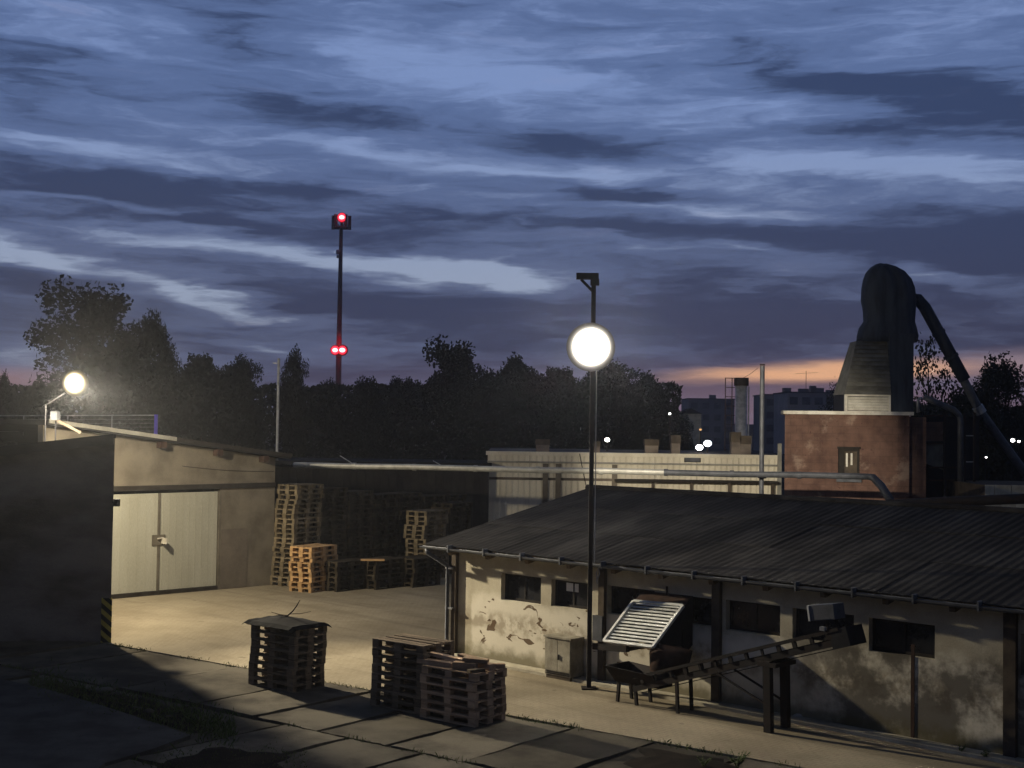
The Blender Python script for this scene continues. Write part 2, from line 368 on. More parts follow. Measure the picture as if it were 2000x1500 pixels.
def shed_plaster():                          # x along the wall, z up; stains and flaked patches of their own shape
    m = mat('stained_plaster', (.42, .38, .285), (.32, .285, .21), 1.3, .92, .25, spec=.05)
    N, bs, col = tweak(m)
    co = N.n('ShaderNodeTexCoord', out=3)
    sp = N.t.nodes.new('ShaderNodeSeparateXYZ'); N.t.links.new(co, sp.inputs[0]); X, Y, Z = sp.outputs
    n1 = N.noise(co, 1.2, 5.0, .65); n2 = N.noise(co, 3.4, 4.0, .6); n3 = N.noise(co, .75, 4.0, .6)
    zz = N.m('ADD', Z, N.m('MULTIPLY_ADD', n1, .8, -.4))
    low = N.m('MULTIPLY', N.ss(zz, 1.45, 1.15), N.ss(N.m('ADD', X, N.m('MULTIPLY', n1, .3)), .62, .7))
    col = N.mix(N.m('MULTIPLY', low, .8), col, (.60, .555, .45))                # whitewashed dado
    smear = N.m('MULTIPLY', N.m('MULTIPLY', N.ss(zz, .55, .72), N.ss(zz, 1.1, .85)), N.ss(n2, .40, .58))
    col = N.mix(N.m('MULTIPLY', smear, .62), col, (.19, .15, .095))
    stain_shade = N.m('MULTIPLY', N.ss(N.m('ADD', X, N.m('MULTIPLY_ADD', n3, 4.0, -2.0)), 7.4, 9.2), N.ss(n1, .36, .56))
    stain_shade = N.m('MULTIPLY', stain_shade, N.ss(N.m('ADD', Z, N.m('MULTIPLY_ADD', n3, 1.4, -.7)), 1.9, 1.2))
    col = N.mix(N.m('MULTIPLY', stain_shade, .85), col, (.060, .052, .043))  # dark stains, deepened to hold the dimness of the right end
    damp = N.ss(N.m('ADD', Z, N.m('MULTIPLY_ADD', n2, .5, -.25)), .42, .08)
    col = N.mix(N.m('MULTIPLY', damp, .8), col, (.10, .085, .04))
    fl = N.noise(N.n('ShaderNodeMapping', co, i_Rotation=(0, R(35), 0), i_Scale=(1.0, 1, 1.9)), 2.7, 2.5, .5, dist=.9)
    flake = N.m('MULTIPLY', N.ss(fl, .655, .675), N.m('MULTIPLY', N.ss(Z, .30, .4), N.ss(Z, 1.45, 1.3)))
    flake = N.m('MULTIPLY', flake, N.m('MULTIPLY', N.ss(X, .6, .8), N.ss(X, 6.2, 5.6)))
    col = N.mix(N.m('MULTIPLY', flake, .92), col, (.085, .05, .026))
    N.t.links.new(col, bs.inputs['Base Color'])
    return m
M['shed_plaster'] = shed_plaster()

def brick_material():
    m = mat('hollow_brick', (.135, .080, .060), (.085, .050, .040), 2.2, .92, .2, spec=.05)
    N, bs, col = tweak(m)
    co = N.n('ShaderNodeMapping', N.n('ShaderNodeTexCoord', out=3), i_Rotation=(R(90), 0, 0))
    br = N.n('ShaderNodeTexBrick', co, (1, 1, 1), (.92, .9, .88), (.78, .80, .82), 1.0, .014, .2, -.2, .38, .24)
    col = N.mix(.85, col, br, 'MULTIPLY')
    n1 = N.noise(co, 1.0, 5.0, .65)
    col = N.mix(N.m('MULTIPLY', N.ss(n1, .55, .68), .45), col, (.33, .25, .19))
    n2 = N.noise(co, 5.5, 3.0, .5)
    col = N.mix(N.ss(n2, .66, .70), col, (.07, .035, .03))
    N.t.links.new(col, bs.inputs['Base Color']); return m
M['brick'] = brick_material()

def chevrons():
    m = mat('hazard_stripes', (.32, .26, .05), (.26, .21, .04), 4, .6, 0)
    N, bs, col = tweak(m)
    co = N.n('ShaderNodeMapping', N.n('ShaderNodeTexCoord', out=3), i_Rotation=(0, R(-40), 0))
    sp = N.t.nodes.new('ShaderNodeSeparateXYZ'); N.t.links.new(co, sp.inputs[0])
    st = N.m('GREATER_THAN', N.m('FRACT', N.m('MULTIPLY', sp.outputs[2], 5.5)), .5)
    N.t.links.new(N.mix(st, col, (.012, .012, .012)), bs.inputs['Base Color']); return m
M['chevron'] = chevrons()

def wall_mesh(x0, x1, z0, z1, y, thick, holes):
    """Wall in local x-z with rectangular openings; faces at y (front) and y + thick (back), reveals included."""
    mb = MB()
    xs = sorted({x0, x1, *[v for h in holes for v in (h[0], h[1])]}); zs = sorted({z0, z1, *[v for h in holes for v in (h[2], h[3])]})
    for i in range(len(xs) - 1):
        for j in range(len(zs) - 1):
            cx, cz = (xs[i] + xs[i + 1]) / 2, (zs[j] + zs[j + 1]) / 2
            if any(h[0] < cx < h[1] and h[2] < cz < h[3] for h in holes): continue
            a, b, c, d = xs[i], xs[i + 1], zs[j], zs[j + 1]
            mb.add([(a, y, c), (b, y, c), (b, y, d), (a, y, d)], [(0, 1, 2, 3)])
            mb.add([(a, y + thick, c), (b, y + thick, c), (b, y + thick, d), (a, y + thick, d)], [(3, 2, 1, 0)])
    def loop(a, b, c, d, flip):
        q = [(a, c), (b, c), (b, d), (a, d)]
        for k in range(4):
            p, r = q[k], q[(k + 1) % 4]
            f = [(p[0], y, p[1]), (r[0], y, r[1]), (r[0], y + thick, r[1]), (p[0], y + thick, p[1])]
            mb.add(f, [(0, 1, 2, 3) if flip else (3, 2, 1, 0)])
    loop(x0, x1, z0, z1, False)
    for h in holes: loop(h[0], h[1], h[2], h[3], True)
    return mb

def rough_top(o, amp, seed=0):
    for v in o.data.vertices: v.co += Vector((0, 0, amp * mnoise.noise(Vector((v.co.x * 1.3, v.co.y * 1.3, seed)))))

# ------------------------------------------------------------------ ground
mb = MB()
mb.add([(-1500, -60, 0), (1500, -60, 0), (1500, 2500, 0), (-1500, 2500, 0)], [(0, 1, 2, 3)])
g = mb.build('ground', M['soil']); g.location = (0, 0, -.05); tag(g, kind='structure')
AX = Vector((.797, -.604, 0)); BX = Vector((.604, .797, 0)); E0 = G(217, 1258)
fr = Frame(E0, math.atan2(AX.y, AX.x))
mb = MB(); mb.box2((-7, .02, -.12), (44, 27, 0))
pv = mb.build('yard_paving', M['pavers']); pv.location = E0; pv.rotation_euler = (0, 0, fr.rz); tag(pv, kind='structure')
# road slabs of old concrete, laid in rows in front of the paved yard
apron = thing('concrete_apron', None, None, E0, fr.rz)
tag(apron, kind='structure')
for r_ in range(4):
    y1 = -.03 - r_ * 2.95; y0 = y1 - 2.88; x = -3.2 + (.7 if r_ % 2 else 0) + random.uniform(-.2, .2)
    while x < 22:
        wd = random.choice((1.5, 1.5, 2.9, 1.5, 2.2)); jit = lambda s=.035: random.uniform(-s, s)
        poly = [(x + .03 + jit(), y0 + .02 + jit()), (x + wd - .03 + jit(), y0 + .02 + jit()), (x + wd - .03 + jit(), y1 + jit(.02)), (x + .03 + jit(), y1 + jit(.02))]
        # broken outline: extra points along each edge
        pts = []
        for k in range(4):
            p, q = Vector(poly[k] + (0,)), Vector(poly[(k + 1) % 4] + (0,))
            nseg = 9
            for t in range(nseg):
                s_ = p.lerp(q, t / nseg); dirv = (q - p).normalized(); nn = Vector((dirv.y, -dirv.x, 0))
                pts.append(s_ + nn * (-abs(jit(.05)) if t else -abs(jit(.05))))
        m2 = MB(); tilt = random.uniform(-.02, .012)
        m2.slab(pts, -.15, .005 + tilt)
        m2.build('slab', M['concrete'], apron)
        x += wd
# smooth concrete path at the near left
mb = MB(); pp = [G(*p) for p in ((-260, 1560), (150, 1540), (205, 1498), (300, 1470), (372, 1443), (290, 1415), (200, 1385), (90, 1352), (0, 1332), (-260, 1290))]
mb.slab(pp, -.1, .06); ph = mb.build('path', M['path']); tag(ph, kind='structure')

# ------------------------------------------------------------------ yard shed on the right
S0 = G(888, 1279); S1 = G(1968, 1482)
shed_rz = math.atan2(S1.y - S0.y, S1.x - S0.x)
SF = Frame(S0, shed_rz)
shed = thing('workshop_shed', 'long low rendered shed with corrugated roof and a row of dark windows', 'shed', S0, shed_rz)
L = 17.0; WT = 2.26; DEP = 9.9; RZ = 3.36
wpx = [(979, 1057, 1119, 1171), (1077, 1150, 1131, 1183), (1187, 1279, 1143, 1198), (1302, 1392, 1159, 1212), (1418, 1524, 1171, 1230), (1548, 1668, 1187, 1246), (1697, 1826, 1206, 1271), (1994, 2100, 1237, 1318)]
holes = []
for a, b, t, u in wpx:
    xa, zt = SF.on_y(a, t); _, zb = SF.on_y(a, u); xb, _ = SF.on_y(b, t)
    holes.append((xa, xb, zb, zt))
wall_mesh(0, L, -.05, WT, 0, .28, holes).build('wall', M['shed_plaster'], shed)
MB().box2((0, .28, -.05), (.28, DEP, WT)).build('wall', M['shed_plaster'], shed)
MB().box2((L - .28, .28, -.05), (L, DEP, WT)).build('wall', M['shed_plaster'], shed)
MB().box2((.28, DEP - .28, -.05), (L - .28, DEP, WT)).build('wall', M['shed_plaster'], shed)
for gx in (.002, L - .28):                    # gable triangles
    g_ = MB(); a_ = (gx, .02, WT); b_ = (gx, DEP - .02, WT); c_ = (gx, DEP / 2, RZ - .12)
    g_.add([a_, b_, c_] + [(p[0] + .27, p[1], p[2]) for p in (a_, b_, c_)], [(0, 2, 1), (3, 4, 5), (0, 1, 4, 3), (1, 2, 5, 4), (2, 0, 3, 5)])
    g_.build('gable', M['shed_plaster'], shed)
for i, h in enumerate(holes):
    f_ = MB(); t = .05
    for q in ((h[0], h[1], h[3] - t, h[3]), (h[0], h[1], h[2], h[2] + t)): f_.box2((q[0], .12, q[2]), (q[1], .17, q[3]))
    for q in ((h[0], h[0] + t), (h[1] - t, h[1])): f_.box2((q[0], .122, h[2] + t), (q[1], .168, h[3] - t))
    mx = (h[0] + h[1]) / 2; f_.box2((mx - .018, .124, h[2] + t), (mx + .018, .166, h[3] - t))
    wf = f_.build('window', M['frame_dark'], shed)
    for q in ((h[0] + t, mx - .018), (mx + .018, h[1] - t)):
        MB().box2((q[0], .14, h[2] + t), (q[1], .15, h[3] - t)).build('pane', M['glass_dark'], wf)
h = holes[1]
xa, za = SF.on_y(1098, 1139); xb, zb = SF.on_y(1121, 1158)
MB().box2((xa, .128, zb), (xb, .1385, za)).build('paper_sheet', M['paper'], shed)
for pxc, w_ in ((889, .13), (1178, .14), (1402, .17), (1976, .19)):
    x_, _ = SF.on_y(pxc, 1300)
    MB().box2((x_ - w_ / 2, -.09, -.05), (x_ + w_ / 2, .01, WT - .002)).build('pillar', M['pillar'], shed)
x_, _ = SF.on_y(1783, 1340); MB().box2((x_ - .03, -.012, 0), (x_ + .03, .004, 1.52)).build('drain_strip', M['rust'], shed)
# corrugated sheets, real waves, two courses up each slope
def sheet(x0, x1, ya, za, yb, zb, lift):
    pitch = .177; n = int((x1 - x0) / pitch * 6) + 1; vs = []; fs = []
    for i in range(n + 1):
        x = x0 + (x1 - x0) * i / n; dz = .0045 * math.cos(2 * math.pi * x / pitch) + lift
        vs += [(x, ya, za + dz), (x, yb, zb + dz)]
    for i in range(n): fs.append((2 * i, 2 * i + 2, 2 * i + 3, 2 * i + 1))
    k = len(vs); vs += [(a, b, c - .012) for a, b, c in vs]
    fs += [tuple(reversed([q + k for q in f])) for f in fs]
    for i in range(n): fs += [(2 * i, 2 * i + k, 2 * i + 2 + k, 2 * i + 2), (2 * i + 1, 2 * i + 3, 2 * i + 3 + k, 2 * i + 1 + k)]
    m2 = MB(); m2.add(vs, fs); return m2
EY, EZ = -.42, 2.31; RY = DEP / 2; RZT = RZ
x = -.55
while x < L + .4:
    x2 = min(x + 1.062, L + .5)
    for (ta, tb, lf) in ((0, .36, .0), (.34, .69, .016), (.67, 1.0, .032)):
        o = sheet(x, x2 + .03, EY + (RY - EY) * ta, EZ + (RZT - EZ) * ta, EY + (RY - EY) * tb, EZ + (RZT - EZ) * tb, lf * .6 + random.uniform(0, .012) + .03).build('roof_sheet', M['asbestos'], shed)
        o2 = sheet(x, x2 + .03, 2 * RY - (EY + (RY - EY) * ta), EZ + (RZT - EZ) * ta, 2 * RY - (EY + (RY - EY) * tb), EZ + (RZT - EZ) * tb, lf + .03)
        o2.f = [tuple(reversed(f)) for f in o2.f]; o2.build('roof_sheet', M['asbestos'], shed)
    x = x2
MB().tube([(-.6, RY, RZT + .065), (L + .5, RY, RZT + .065)], .075, 8).build('ridge_cap', M['asbestos'], shed)
x = .15
while x < L:
    MB().bar((x, EY + .07, EZ - .10), (x, 1.2, EZ + .23), .10, .12).build('rafter', M['wood_old'], shed); x += 1.12
gt = MB()
vs = []; fs = []
nn = 7
for i, x in enumerate((-.6, L + .45)):
    for j in range(nn):
        a = math.pi + math.pi * j / (nn - 1); vs.append((x, EY - .055 + .062 * math.cos(a), EZ - .0 + .062 * math.sin(a)))
    for j in range(nn):
        a = 2 * math.pi - math.pi * j / (nn - 1); vs.append((x, EY - .055 + .054 * math.cos(a), EZ + .0 + .054 * math.sin(a)))
k2 = 2 * nn
fs = [(j, (j + 1) % k2, k2 + (j + 1) % k2, k2 + j) for j in range(k2)] + [tuple(range(k2)), tuple(range(2 * k2 - 1, k2 - 1, -1))]
gt.add(vs, fs); gutter = gt.build('gutter', M['grey_metal'], shed)
x = .3
while x < L:
    MB().box((x, EY - .055, EZ - .005), (.03, .14, .15)).build('gutter_bracket', M['grey_metal'], gutter); x += 1.05
xd = -.13
dp = MB().tube([(-.42, EY - .05, EZ - .05), (-.40, EY - .05, EZ - .14), (xd, -.12, EZ - .42), (xd, -.12, EZ - .55), (xd, -.12, .12), (xd - .03, -.2, .03)], .045, 8)
dpo = dp.build('downpipe', M['grey_metal'], shed, True)
for z in (1.85, 1.0): MB().box((xd + .06, -.12, z), (.22, .05, .04)).build('pipe_clamp', M['galv'], dpo)
# concrete strip at the foot of the wall
MB().box2((.1, -.34, -.02), (L, -.005, .055)).build('footing', M['lime'], shed)

# ------------------------------------------------------------------ louvered intake hood on the shed wall
def S3(px, py, y):
    x, z = SF.on_y(px, py, y); return Vector((x, y, z))
hood = thing('louvered_hood', 'slanted intake hood with pale louver slats fixed to the shed wall', 'hood', S0, shed_rz)
TL, TR, BL, BR = S3(1238, 1175, -.32), S3(1335, 1184, -.32), S3(1180, 1253, -.95), S3(1275, 1265, -.95)
nrm = (TR - TL).cross(BL - TL).normalized()
if nrm.y > 0: nrm = -nrm
NS = 13
for i in range(NS):
    t = (i + .5) / NS
    a = TL.lerp(BL, t); b = TR.lerp(BR, t); e = (b - a) * .04
    up_ = (TL - BL).normalized() * .9 - nrm * .38
    MB().bar(a + e, b - e, .010, (TL - BL).length / NS * .74, up=up_).build('slat', M['louver'], hood)
fb = MB()
for p, q in ((TL, BL), (TR, BR)): fb.bar(p + nrm * .015, q + nrm * .015, .05, .05, up=nrm)
fb.bar(TL + nrm * .017, TR + nrm * .017, .044, .044, up=nrm); fb.bar(BL + nrm * .017, BR + nrm * .017, .044, .044, up=nrm)
fb.build('frame', M['louver'], hood)
WTL, WTR = S3(1258, 1154, -.004), S3(1352, 1164, -.004)
cp = MB(); cp.add([TL, TR, WTR, WTL, TL - Vector((0, 0, .02)), TR - Vector((0, 0, .02)), WTR - Vector((0, 0, .02)), WTL - Vector((0, 0, .02))],
                  [(0, 1, 2, 3), (7, 6, 5, 4), (0, 4, 5, 1), (1, 5, 6, 2), (2, 6, 7, 3), (3, 7, 4, 0)])
cp.build('cover_plate', M['rust'], hood)
for (T_, B_, W_) in ((TR, BR, WTR), (TL, BL, WTL)):
    lowb = Vector((T_.x + .12, -.40, B_.z - .10)); wallb = Vector((W_.x, -.006, .98))
    pts = [T_, B_, lowb, wallb, W_]; off = Vector((.02 if T_ is TR else -.02, 0, 0))
    m2 = MB(); n_ = len(pts); m2.add(pts + [p + off for p in pts], [tuple(range(n_)), tuple(range(2 * n_ - 1, n_ - 1, -1))] + [(i, n_ + i, n_ + (i + 1) % n_, (i + 1) % n_) for i in range(n_)])
    m2.build('side_panel', M['black_metal'], hood)
bk = MB(); bk.box2((TL.x + .05, -.30, .95), (TR.x - .02, -.28, TL.z - .05)); bk.build('back_plate', M['black_metal'], hood)
ch = MB(); xa, _ = SF.on_y(1270, 1300, -.6); xb, _ = SF.on_y(1332, 1300, -.6)
ch.tube([((xa + xb) / 2, -.45, .98), ((xa + xb) / 2, -.5, .78), ((xa + xb) / 2, -.62, .50)], [(xb - xa) * .55, (xb - xa) * .52, (xb - xa) * .40], 12)
ch.build('outlet_chute', M['rust'], hood, True)
pa = S3(1160, 1262, -.6); pb = S3(1226, 1268, -.6)
MB().bar(pa, pb, .10, .11).build('support_arm', M['steel_dark'], hood)
MB().bar(pb + Vector((0, .0, 0)), (pb.x + .02, -.01, pb.z + .02), .07, .07).build('support_arm', M['steel_dark'], hood)
st = S3(1303, 1158, -.02); MB().tube([(st.x, -.03, st.z - .08), (st.x, -.03, st.z + .12)], .018, 6).build('stub', M['rust'], hood)
# grey meter box beside the lamp pole
a = S3(1165, 1200, 0); b = S3(1183, 1252, 0)
bx = thing('meter_box', 'narrow grey metal box on the shed wall beside the lamp pole', 'meter box', SF.w((0, 0, 0)), shed_rz)
MB().box2((a.x, -.12, b.z), (b.x, -.092, a.z)).build('cover', M['grey_metal'], bx); MB().box2((a.x + .005, -.092, b.z + .005), (b.x - .005, -.0, a.z - .005)).build('body', M['steel_dark'], bx)

# ------------------------------------------------------------------ belt conveyor in front of the wall
cv = thing('belt_conveyor', 'dark inclined belt conveyor rising to the right in front of the shed', 'conveyor', S0, shed_rz)
CY = -.95
p_lo = S3(1237, 1345, CY - .2); p_hi = S3(1650, 1247, CY - .2)
lo = Vector((p_lo.x, CY, p_lo.z + .02)); hi = Vector((p_hi.x, CY, p_hi.z))
ax_ = (hi - lo).normalized(); upv = Vector((-ax_.z, 0, ax_.x))
def along(t, y=0.0, n=0.0): return lo.lerp(hi, t) + Vector((0, y, 0)) + upv * n
for y in (-.21, .21):
    MB().bar(along(0, y, -.03), along(1, y, -.03), .04, .10, up=upv).build('side_rail', M['steel_dark'], cv)
    MB().bar(along(.02, y * 1.15, .16), along(.99, y * 1.15, .16), .035, .05, up=upv).build('guard_rail', M['steel_dark'], cv)
    for k in range(13):
        MB().bar(along(.06 + k * .074, y * 1.12, .03), along(.06 + k * .074, y * 1.12, .14), .03, .04 if k % 3 else .075, up=ax_).build('upright', M['steel_dark'], cv)
MB().bar(along(.01, 0, .03), along(.99, 0, .03), .36, .015, up=upv).build('belt', M['rubber'], cv)
MB().bar(along(.03, 0, -.12), along(.97, 0, -.12), .34, .012, up=upv).build('return_belt', M['rubber'], cv)
for k in range(12):
    t = .04 + k * .083; MB().tube([along(t, -.19, -.005), along(t, .19, -.005)], .027, 8).build('roller', M['grey_metal'], cv)
fl = G(1507, 1429); ll = SF.l(fl)
for y in (CY - .25, CY + .25):
    for x_ in (ll.x,):
        zt = along((x_ - lo.x) / (hi.x - lo.x)).z - .09
        MB().bar((x_, y, 0), (x_ - .03, y, zt), .13, .11).build('leg', M['steel_dark'], cv)
zt = along((ll.x - lo.x) / (hi.x - lo.x)).z - .12
MB().box((ll.x - .02, CY, zt - .02), (.34, .62, .07)).build('saddle', M['steel_dark'], cv)
for y in (CY - .25, CY + .25):
    MB().bar((ll.x - .01, y, .42), along(.43, y - CY, -.08), .03, .03).build('brace', M['steel_dark'], cv)
for x_, y in ((lo.x + .05, CY - .2), (lo.x + .05, CY + .2), (lo.x + .95, CY - .2), (lo.x + .95, CY + .2)):
    MB().bar((x_ + .03, y, 0), (x_, y, along((x_ - lo.x) / (hi.x - lo.x)).z - .05), .05, .05).build('leg', M['steel_dark'], cv)
tr = MB(); a = S3(1204, 1295, CY); b = S3(1262, 1291, CY)
tx0, tx1 = a.x, b.x + .35; zt = a.z; zb = zt - .28
o8 = [(tx0, CY - .34, zt), (tx1, CY - .3, zt - .05), (tx1, CY + .3, zt - .05), (tx0, CY + .34, zt), (tx0 + .14, CY - .2, zb), (tx1 + .1, CY - .18, zb), (tx1 + .1, CY + .18, zb), (tx0 + .14, CY + .2, zb)]
i8 = [(p[0] * .94 + (tx0 + tx1) * .03, CY + (p[1] - CY) * .93, p[2] + (.0 if k < 4 else .02)) for k, p in enumerate(o8)]
tr.add(o8 + i8, [(0, 4, 5, 1), (1, 5, 6, 2), (2, 6, 7, 3), (3, 7, 4, 0), (4, 7, 6, 5), (8, 9, 13, 12), (9, 10, 14, 13), (10, 11, 15, 14), (11, 8, 12, 15), (12, 13, 14, 15), (0, 1, 9, 8), (1, 2, 10, 9), (2, 3, 11, 10), (3, 0, 8, 11)])
tr.build('feed_hopper', M['steel_dark'], cv)
MB().bar((tx0 + .2, CY - .2, 0), (tx0 + .2, CY - .16, zb), .05, .05).build('leg', M['steel_dark'], cv)
MB().bar((tx0 + .2, CY + .2, 0), (tx0 + .2, CY + .16, zb), .05, .05).build('leg', M['steel_dark'], cv)
# sheet metal chute box at the head
a = S3(1592, 1197, CY); b = S3(1638, 1192, CY)
ang = Matrix.Rotation(-.16, 3, 'Y')
cx_ = (a.x + b.x) / 2; cz_ = (a.z + b.z) / 2
W_, H_, D_ = b.x - a.x + .02, .23, .32
hb = MB()
for c_, d_ in (((0, 0, H_ / 2), (W_, D_, .012)), ((0, 0, -H_ / 2), (W_, D_, .012)), ((0, -D_ / 2, 0), (W_, .012, H_ - .012)), ((0, D_ / 2, 0), (W_, .012, H_ - .012)), ((W_ / 2 - .006, 0, 0), (.012, D_ - .012, H_ - .012))):
    hb.box(Vector((cx_, CY, cz_)) + ang @ Vector(c_), d_, ang)
hbo = hb.build('chute_box', M['grey_metal'], cv)
rm = MB()
for c_, d_ in (((-W_ / 2 - .01, 0, H_ / 2 - .01), (.03, D_ + .03, .035)), ((-W_ / 2 - .01, 0, -H_ / 2 + .01), (.03, D_ + .03, .035)), ((-W_ / 2 - .01, -D_ / 2, 0), (.03, .035, H_ - .056)), ((-W_ / 2 - .01, D_ / 2, 0), (.03, .035, H_ - .056))):
    rm.box(Vector((cx_, CY, cz_)) + ang @ Vector(c_), d_, ang)
rm.build('rim', M['louver'], hbo)
MB().bar((cx_ + .15, CY, cz_ - H_ / 2), along(.97, 0, .05), .06, .06).build('post', M['steel_dark'], cv)
hd = MB(); hd.box(along(.985, 0, .02), (.32, .5, .30), Matrix.Rotation(-math.atan2(ax_.z, ax_.x), 3, 'Y')); hd.build('head_housing', M['black_metal'], cv)
q = along(.93, -.24, .22); MB().box(q, (.09, .06, .06)).build('bearing', M['galv'], cv)

# small pale stone lying at the wall
sp_ = G(1562, 1405); st = MB().ball((0, 0, .05), .1, 9, 6, (1.2, .8, .55)).build('stone', M['stone'], None, True); st.location = sp_; rough_top(st, .03)
tag(st, 'small pale stone lying at the foot of the shed wall', 'stone')

# ------------------------------------------------------------------ cabinet by the wall
a = S3(1064, 1243, -.42); b = S3(1113, 1325, -.42)
cb_ = thing('electric_cabinet', 'pale two door metal cabinet against the shed wall left of the lamp pole', 'cabinet', SF.w((a.x, -.42, 0)), shed_rz)
cw = b.x - a.x; chh = a.z
MB().box2((0, .014, .07), (cw, .38, chh)).build('body', M['cabinet_paint'], cb_)
MB().box2((-.02, -.02, chh), (cw + .02, .39, chh + .03)).build('top', M['cabinet_paint'], cb_)
MB().box2((.02, .03, 0), (cw - .02, .36, .07)).build('plinth', M['pillar'], cb_)
for q in ((.01, cw / 2 - .006), (cw / 2 + .006, cw - .01)):
    dd = MB().box2((q[0], 0, .16), (q[1], .014, chh - .03)).build('door', M['cabinet_paint'], cb_)
MB().box((cw / 2 + .04, -.012, chh * .55), (.02, .024, .1)).build('handle', M['steel_dark'], cb_)
for z in (.10, .13): MB().box2((.03, .002, z - .008), (cw - .03, .014, z + .008)).build('vent_slot', M['frame_dark'], cb_)

# ------------------------------------------------------------------ lamp pole
PB = G(1150, 1345)
pole = thing('floodlight_pole', 'tall dark steel pole with a blazing floodlight in front of the shed', 'floodlight', PB, 0)
def PZ(py, px=1158): return D(px, py, PB.y).z
ztop = PZ(545); zl = PZ(679)
MB().box2((-.042, -.042, 0), (.042, .042, ztop)).build('post', M['steel_dark'], pole)
MB().box2((-.14, -.14, 0), (.14, .14, .025)).build('base_plate', M['steel_dark'], pole)
br = MB(); br.box((-.12, 0, ztop + .05), (.42, .12, .12)); br.bar((-.03, 0, ztop - .22), (-.24, 0, ztop - .01), .05, .05); br.box((.02, 0, ztop - .06), (.16, .15, .12)); br.build('head_bracket', M['steel_dark'], pole)
MB().tube([(.072, -.05, PZ(1100)), (.072, -.05, zl - .35)], .010, 6).build('conduit', M['white_paint'], pole)
MB().tube([(.11, -.06, PZ(1135)), (.17, -.06, PZ(1120)), (.15, -.06, PZ(1108)), (.11, -.06, PZ(1118)), (.13, -.06, PZ(1140))], .012, 6).build('cable_loop', M['galv'], pole)
lens_c = Vector((-.05, -.16, zl))
hs = MB(); hs.tube([(-.05, -.085, zl), (-.05, -.10, zl), (-.05, -.16, zl)], [.16, .36, .452], 30); hs.build('housing', M['grey_metal'], pole, True)
lo_ = MB().ball((0, 0, 0), .46, 36, 22, (1, .26, 1)).build('lens', M['lamp_cool'], pole, True); lo_.location = lens_c  # lens oversized so its fading rim draws the lamp's glare
bh = MB(); bh.tube([(.0, .075, zl + .1), (.05, .12, zl + .1), (.1, .2, zl + .1)], [.1, .16, .17], 14); bh.build('housing', M['grey_metal'], pole, True)  # rear head, unseen; added to carry the beam on the tower
light_at('flood_beam', 'SPOT', (-.05, -.42, zl - .02), 380, (1.0, .90, .74), pole, target=(4.2, -9.5, 0), size=R(126), blend=.3, radius=.12)
light_at('flood_beam', 'SPOT', (.14, .30, zl + .1), 15000, (1.0, .90, .72), pole, target=(6.5, 21, 2.9), size=R(33), blend=.5, radius=.12)  # added rear beam that lights the brick tower and workshop

# ------------------------------------------------------------------ hall with the big gate
H0 = G(533, 1142); H1 = G(220, 1170)
hall_rz = math.atan2(H0.y - H1.y, H0.x - H1.x)
HF = Frame(H0, hall_rz)
hall = thing('gate_hall', 'plastered gable hall with wide pale double gate at the back of the yard', 'hall', H0, hall_rz)
HX = -7.4
gxr, gzt = HF.on_y(429, 960); gxl = gxr - 4.3
def HZ(x): return 3.98 + (.123 * (-x))
hm = MB()
# gable front: pieces left, right and above the gate, top following the roof
def gpoly(pts, y0, y1):
    n = len(pts); m2 = MB(); m2.add([(p[0], y0, p[1]) for p in pts] + [(p[0], y1, p[1]) for p in pts], [tuple(range(n)), tuple(range(2 * n - 1, n - 1, -1))] + [(i, n + i, n + (i + 1) % n, (i + 1) % n) for i in range(n)]); return m2
gz = 3.07
gpoly([(gxr, -.05), (0, -.05), (0, gz - .12), (gxr, gz - .12)], 0, .3).build('wall', M['hall_plaster'], hall)
gpoly([(HX, -.05), (gxl, -.05), (gxl, gz - .12), (HX, gz - .12)], 0, .3).build('wall', M['hall_plaster'], hall)
gpoly([(HX, gz + .02), (0, gz + .02), (0, HZ(0) - .14), (HX, HZ(HX) - .14)], 0, .3).build('wall', M['hall_plaster'], hall)
gpoly([(HX, gz - .12), (0, gz - .12), (0, gz + .02), (HX, gz + .02)], -.05, .28).build('lintel', M['frame_dark'], hall)
MB().box2((-.28, .3, -.05), (0, 14, HZ(0) - .15)).build('wall', M['hall_plaster'], hall)
MB().box2((HX, 13.7, -.05), (-.28, 14, 3.9)).build('wall', M['hall_plaster'], hall)
gzt = min(gzt, gz - .14)
mid = HF.on_y(311, 1060)[0]
for (xa, xb) in ((gxl + .03, mid - .02), (mid + .02, gxr - .03)):
    lf = MB().box2((xa, .05, .12), (xb, .10, gzt)).build('gate_leaf', M['gate_metal'], hall)
    nrb = 9
    for k in range(nrb):
        xx = xa + (k + .5) * (xb - xa) / nrb
        MB().box2((xx - .012, .044, .13), (xx + .012, .05, gzt - .01)).build('rib', M['gate_metal'], lf)
MB().box2((mid - .04, .03, .12), (mid + .04, .055, gzt)).build('gate_seam', M['gate_frame'], hall)
lk = HF.on_y(311, 1055)[1]
MB().box2((mid - .21, .02, lk - .15), (mid + .20, .044, lk + .15)).build('lock_plate', M['gate_frame'], hall)
MB().tube([(mid - .08, -.04, lk + .05), (mid + .10, -.04, lk + .06), (mid + .12, -.04, lk - .12)], .022, 6).build('gate_handle', M['white_paint'], hall)
MB().box((mid + .1, -.10, lk - .02), (.05, .24, .16)).build('latch_arm', M['white_paint'], hall)
MB().box2((gxl, .0, -.04), (gxr, .12, .115)).build('threshold', M['frame_dark'], hall)
MB().box2((gxr, -.006, 0), (gxr + .06, .05, gz - .12)).build('gate_jamb', M['gate_frame'], hall)
MB().box2((gxr + .08, -.012, .02), (gxr + 1.0, .0, 1.75)).build('repair_patch', M['patch'], hall)
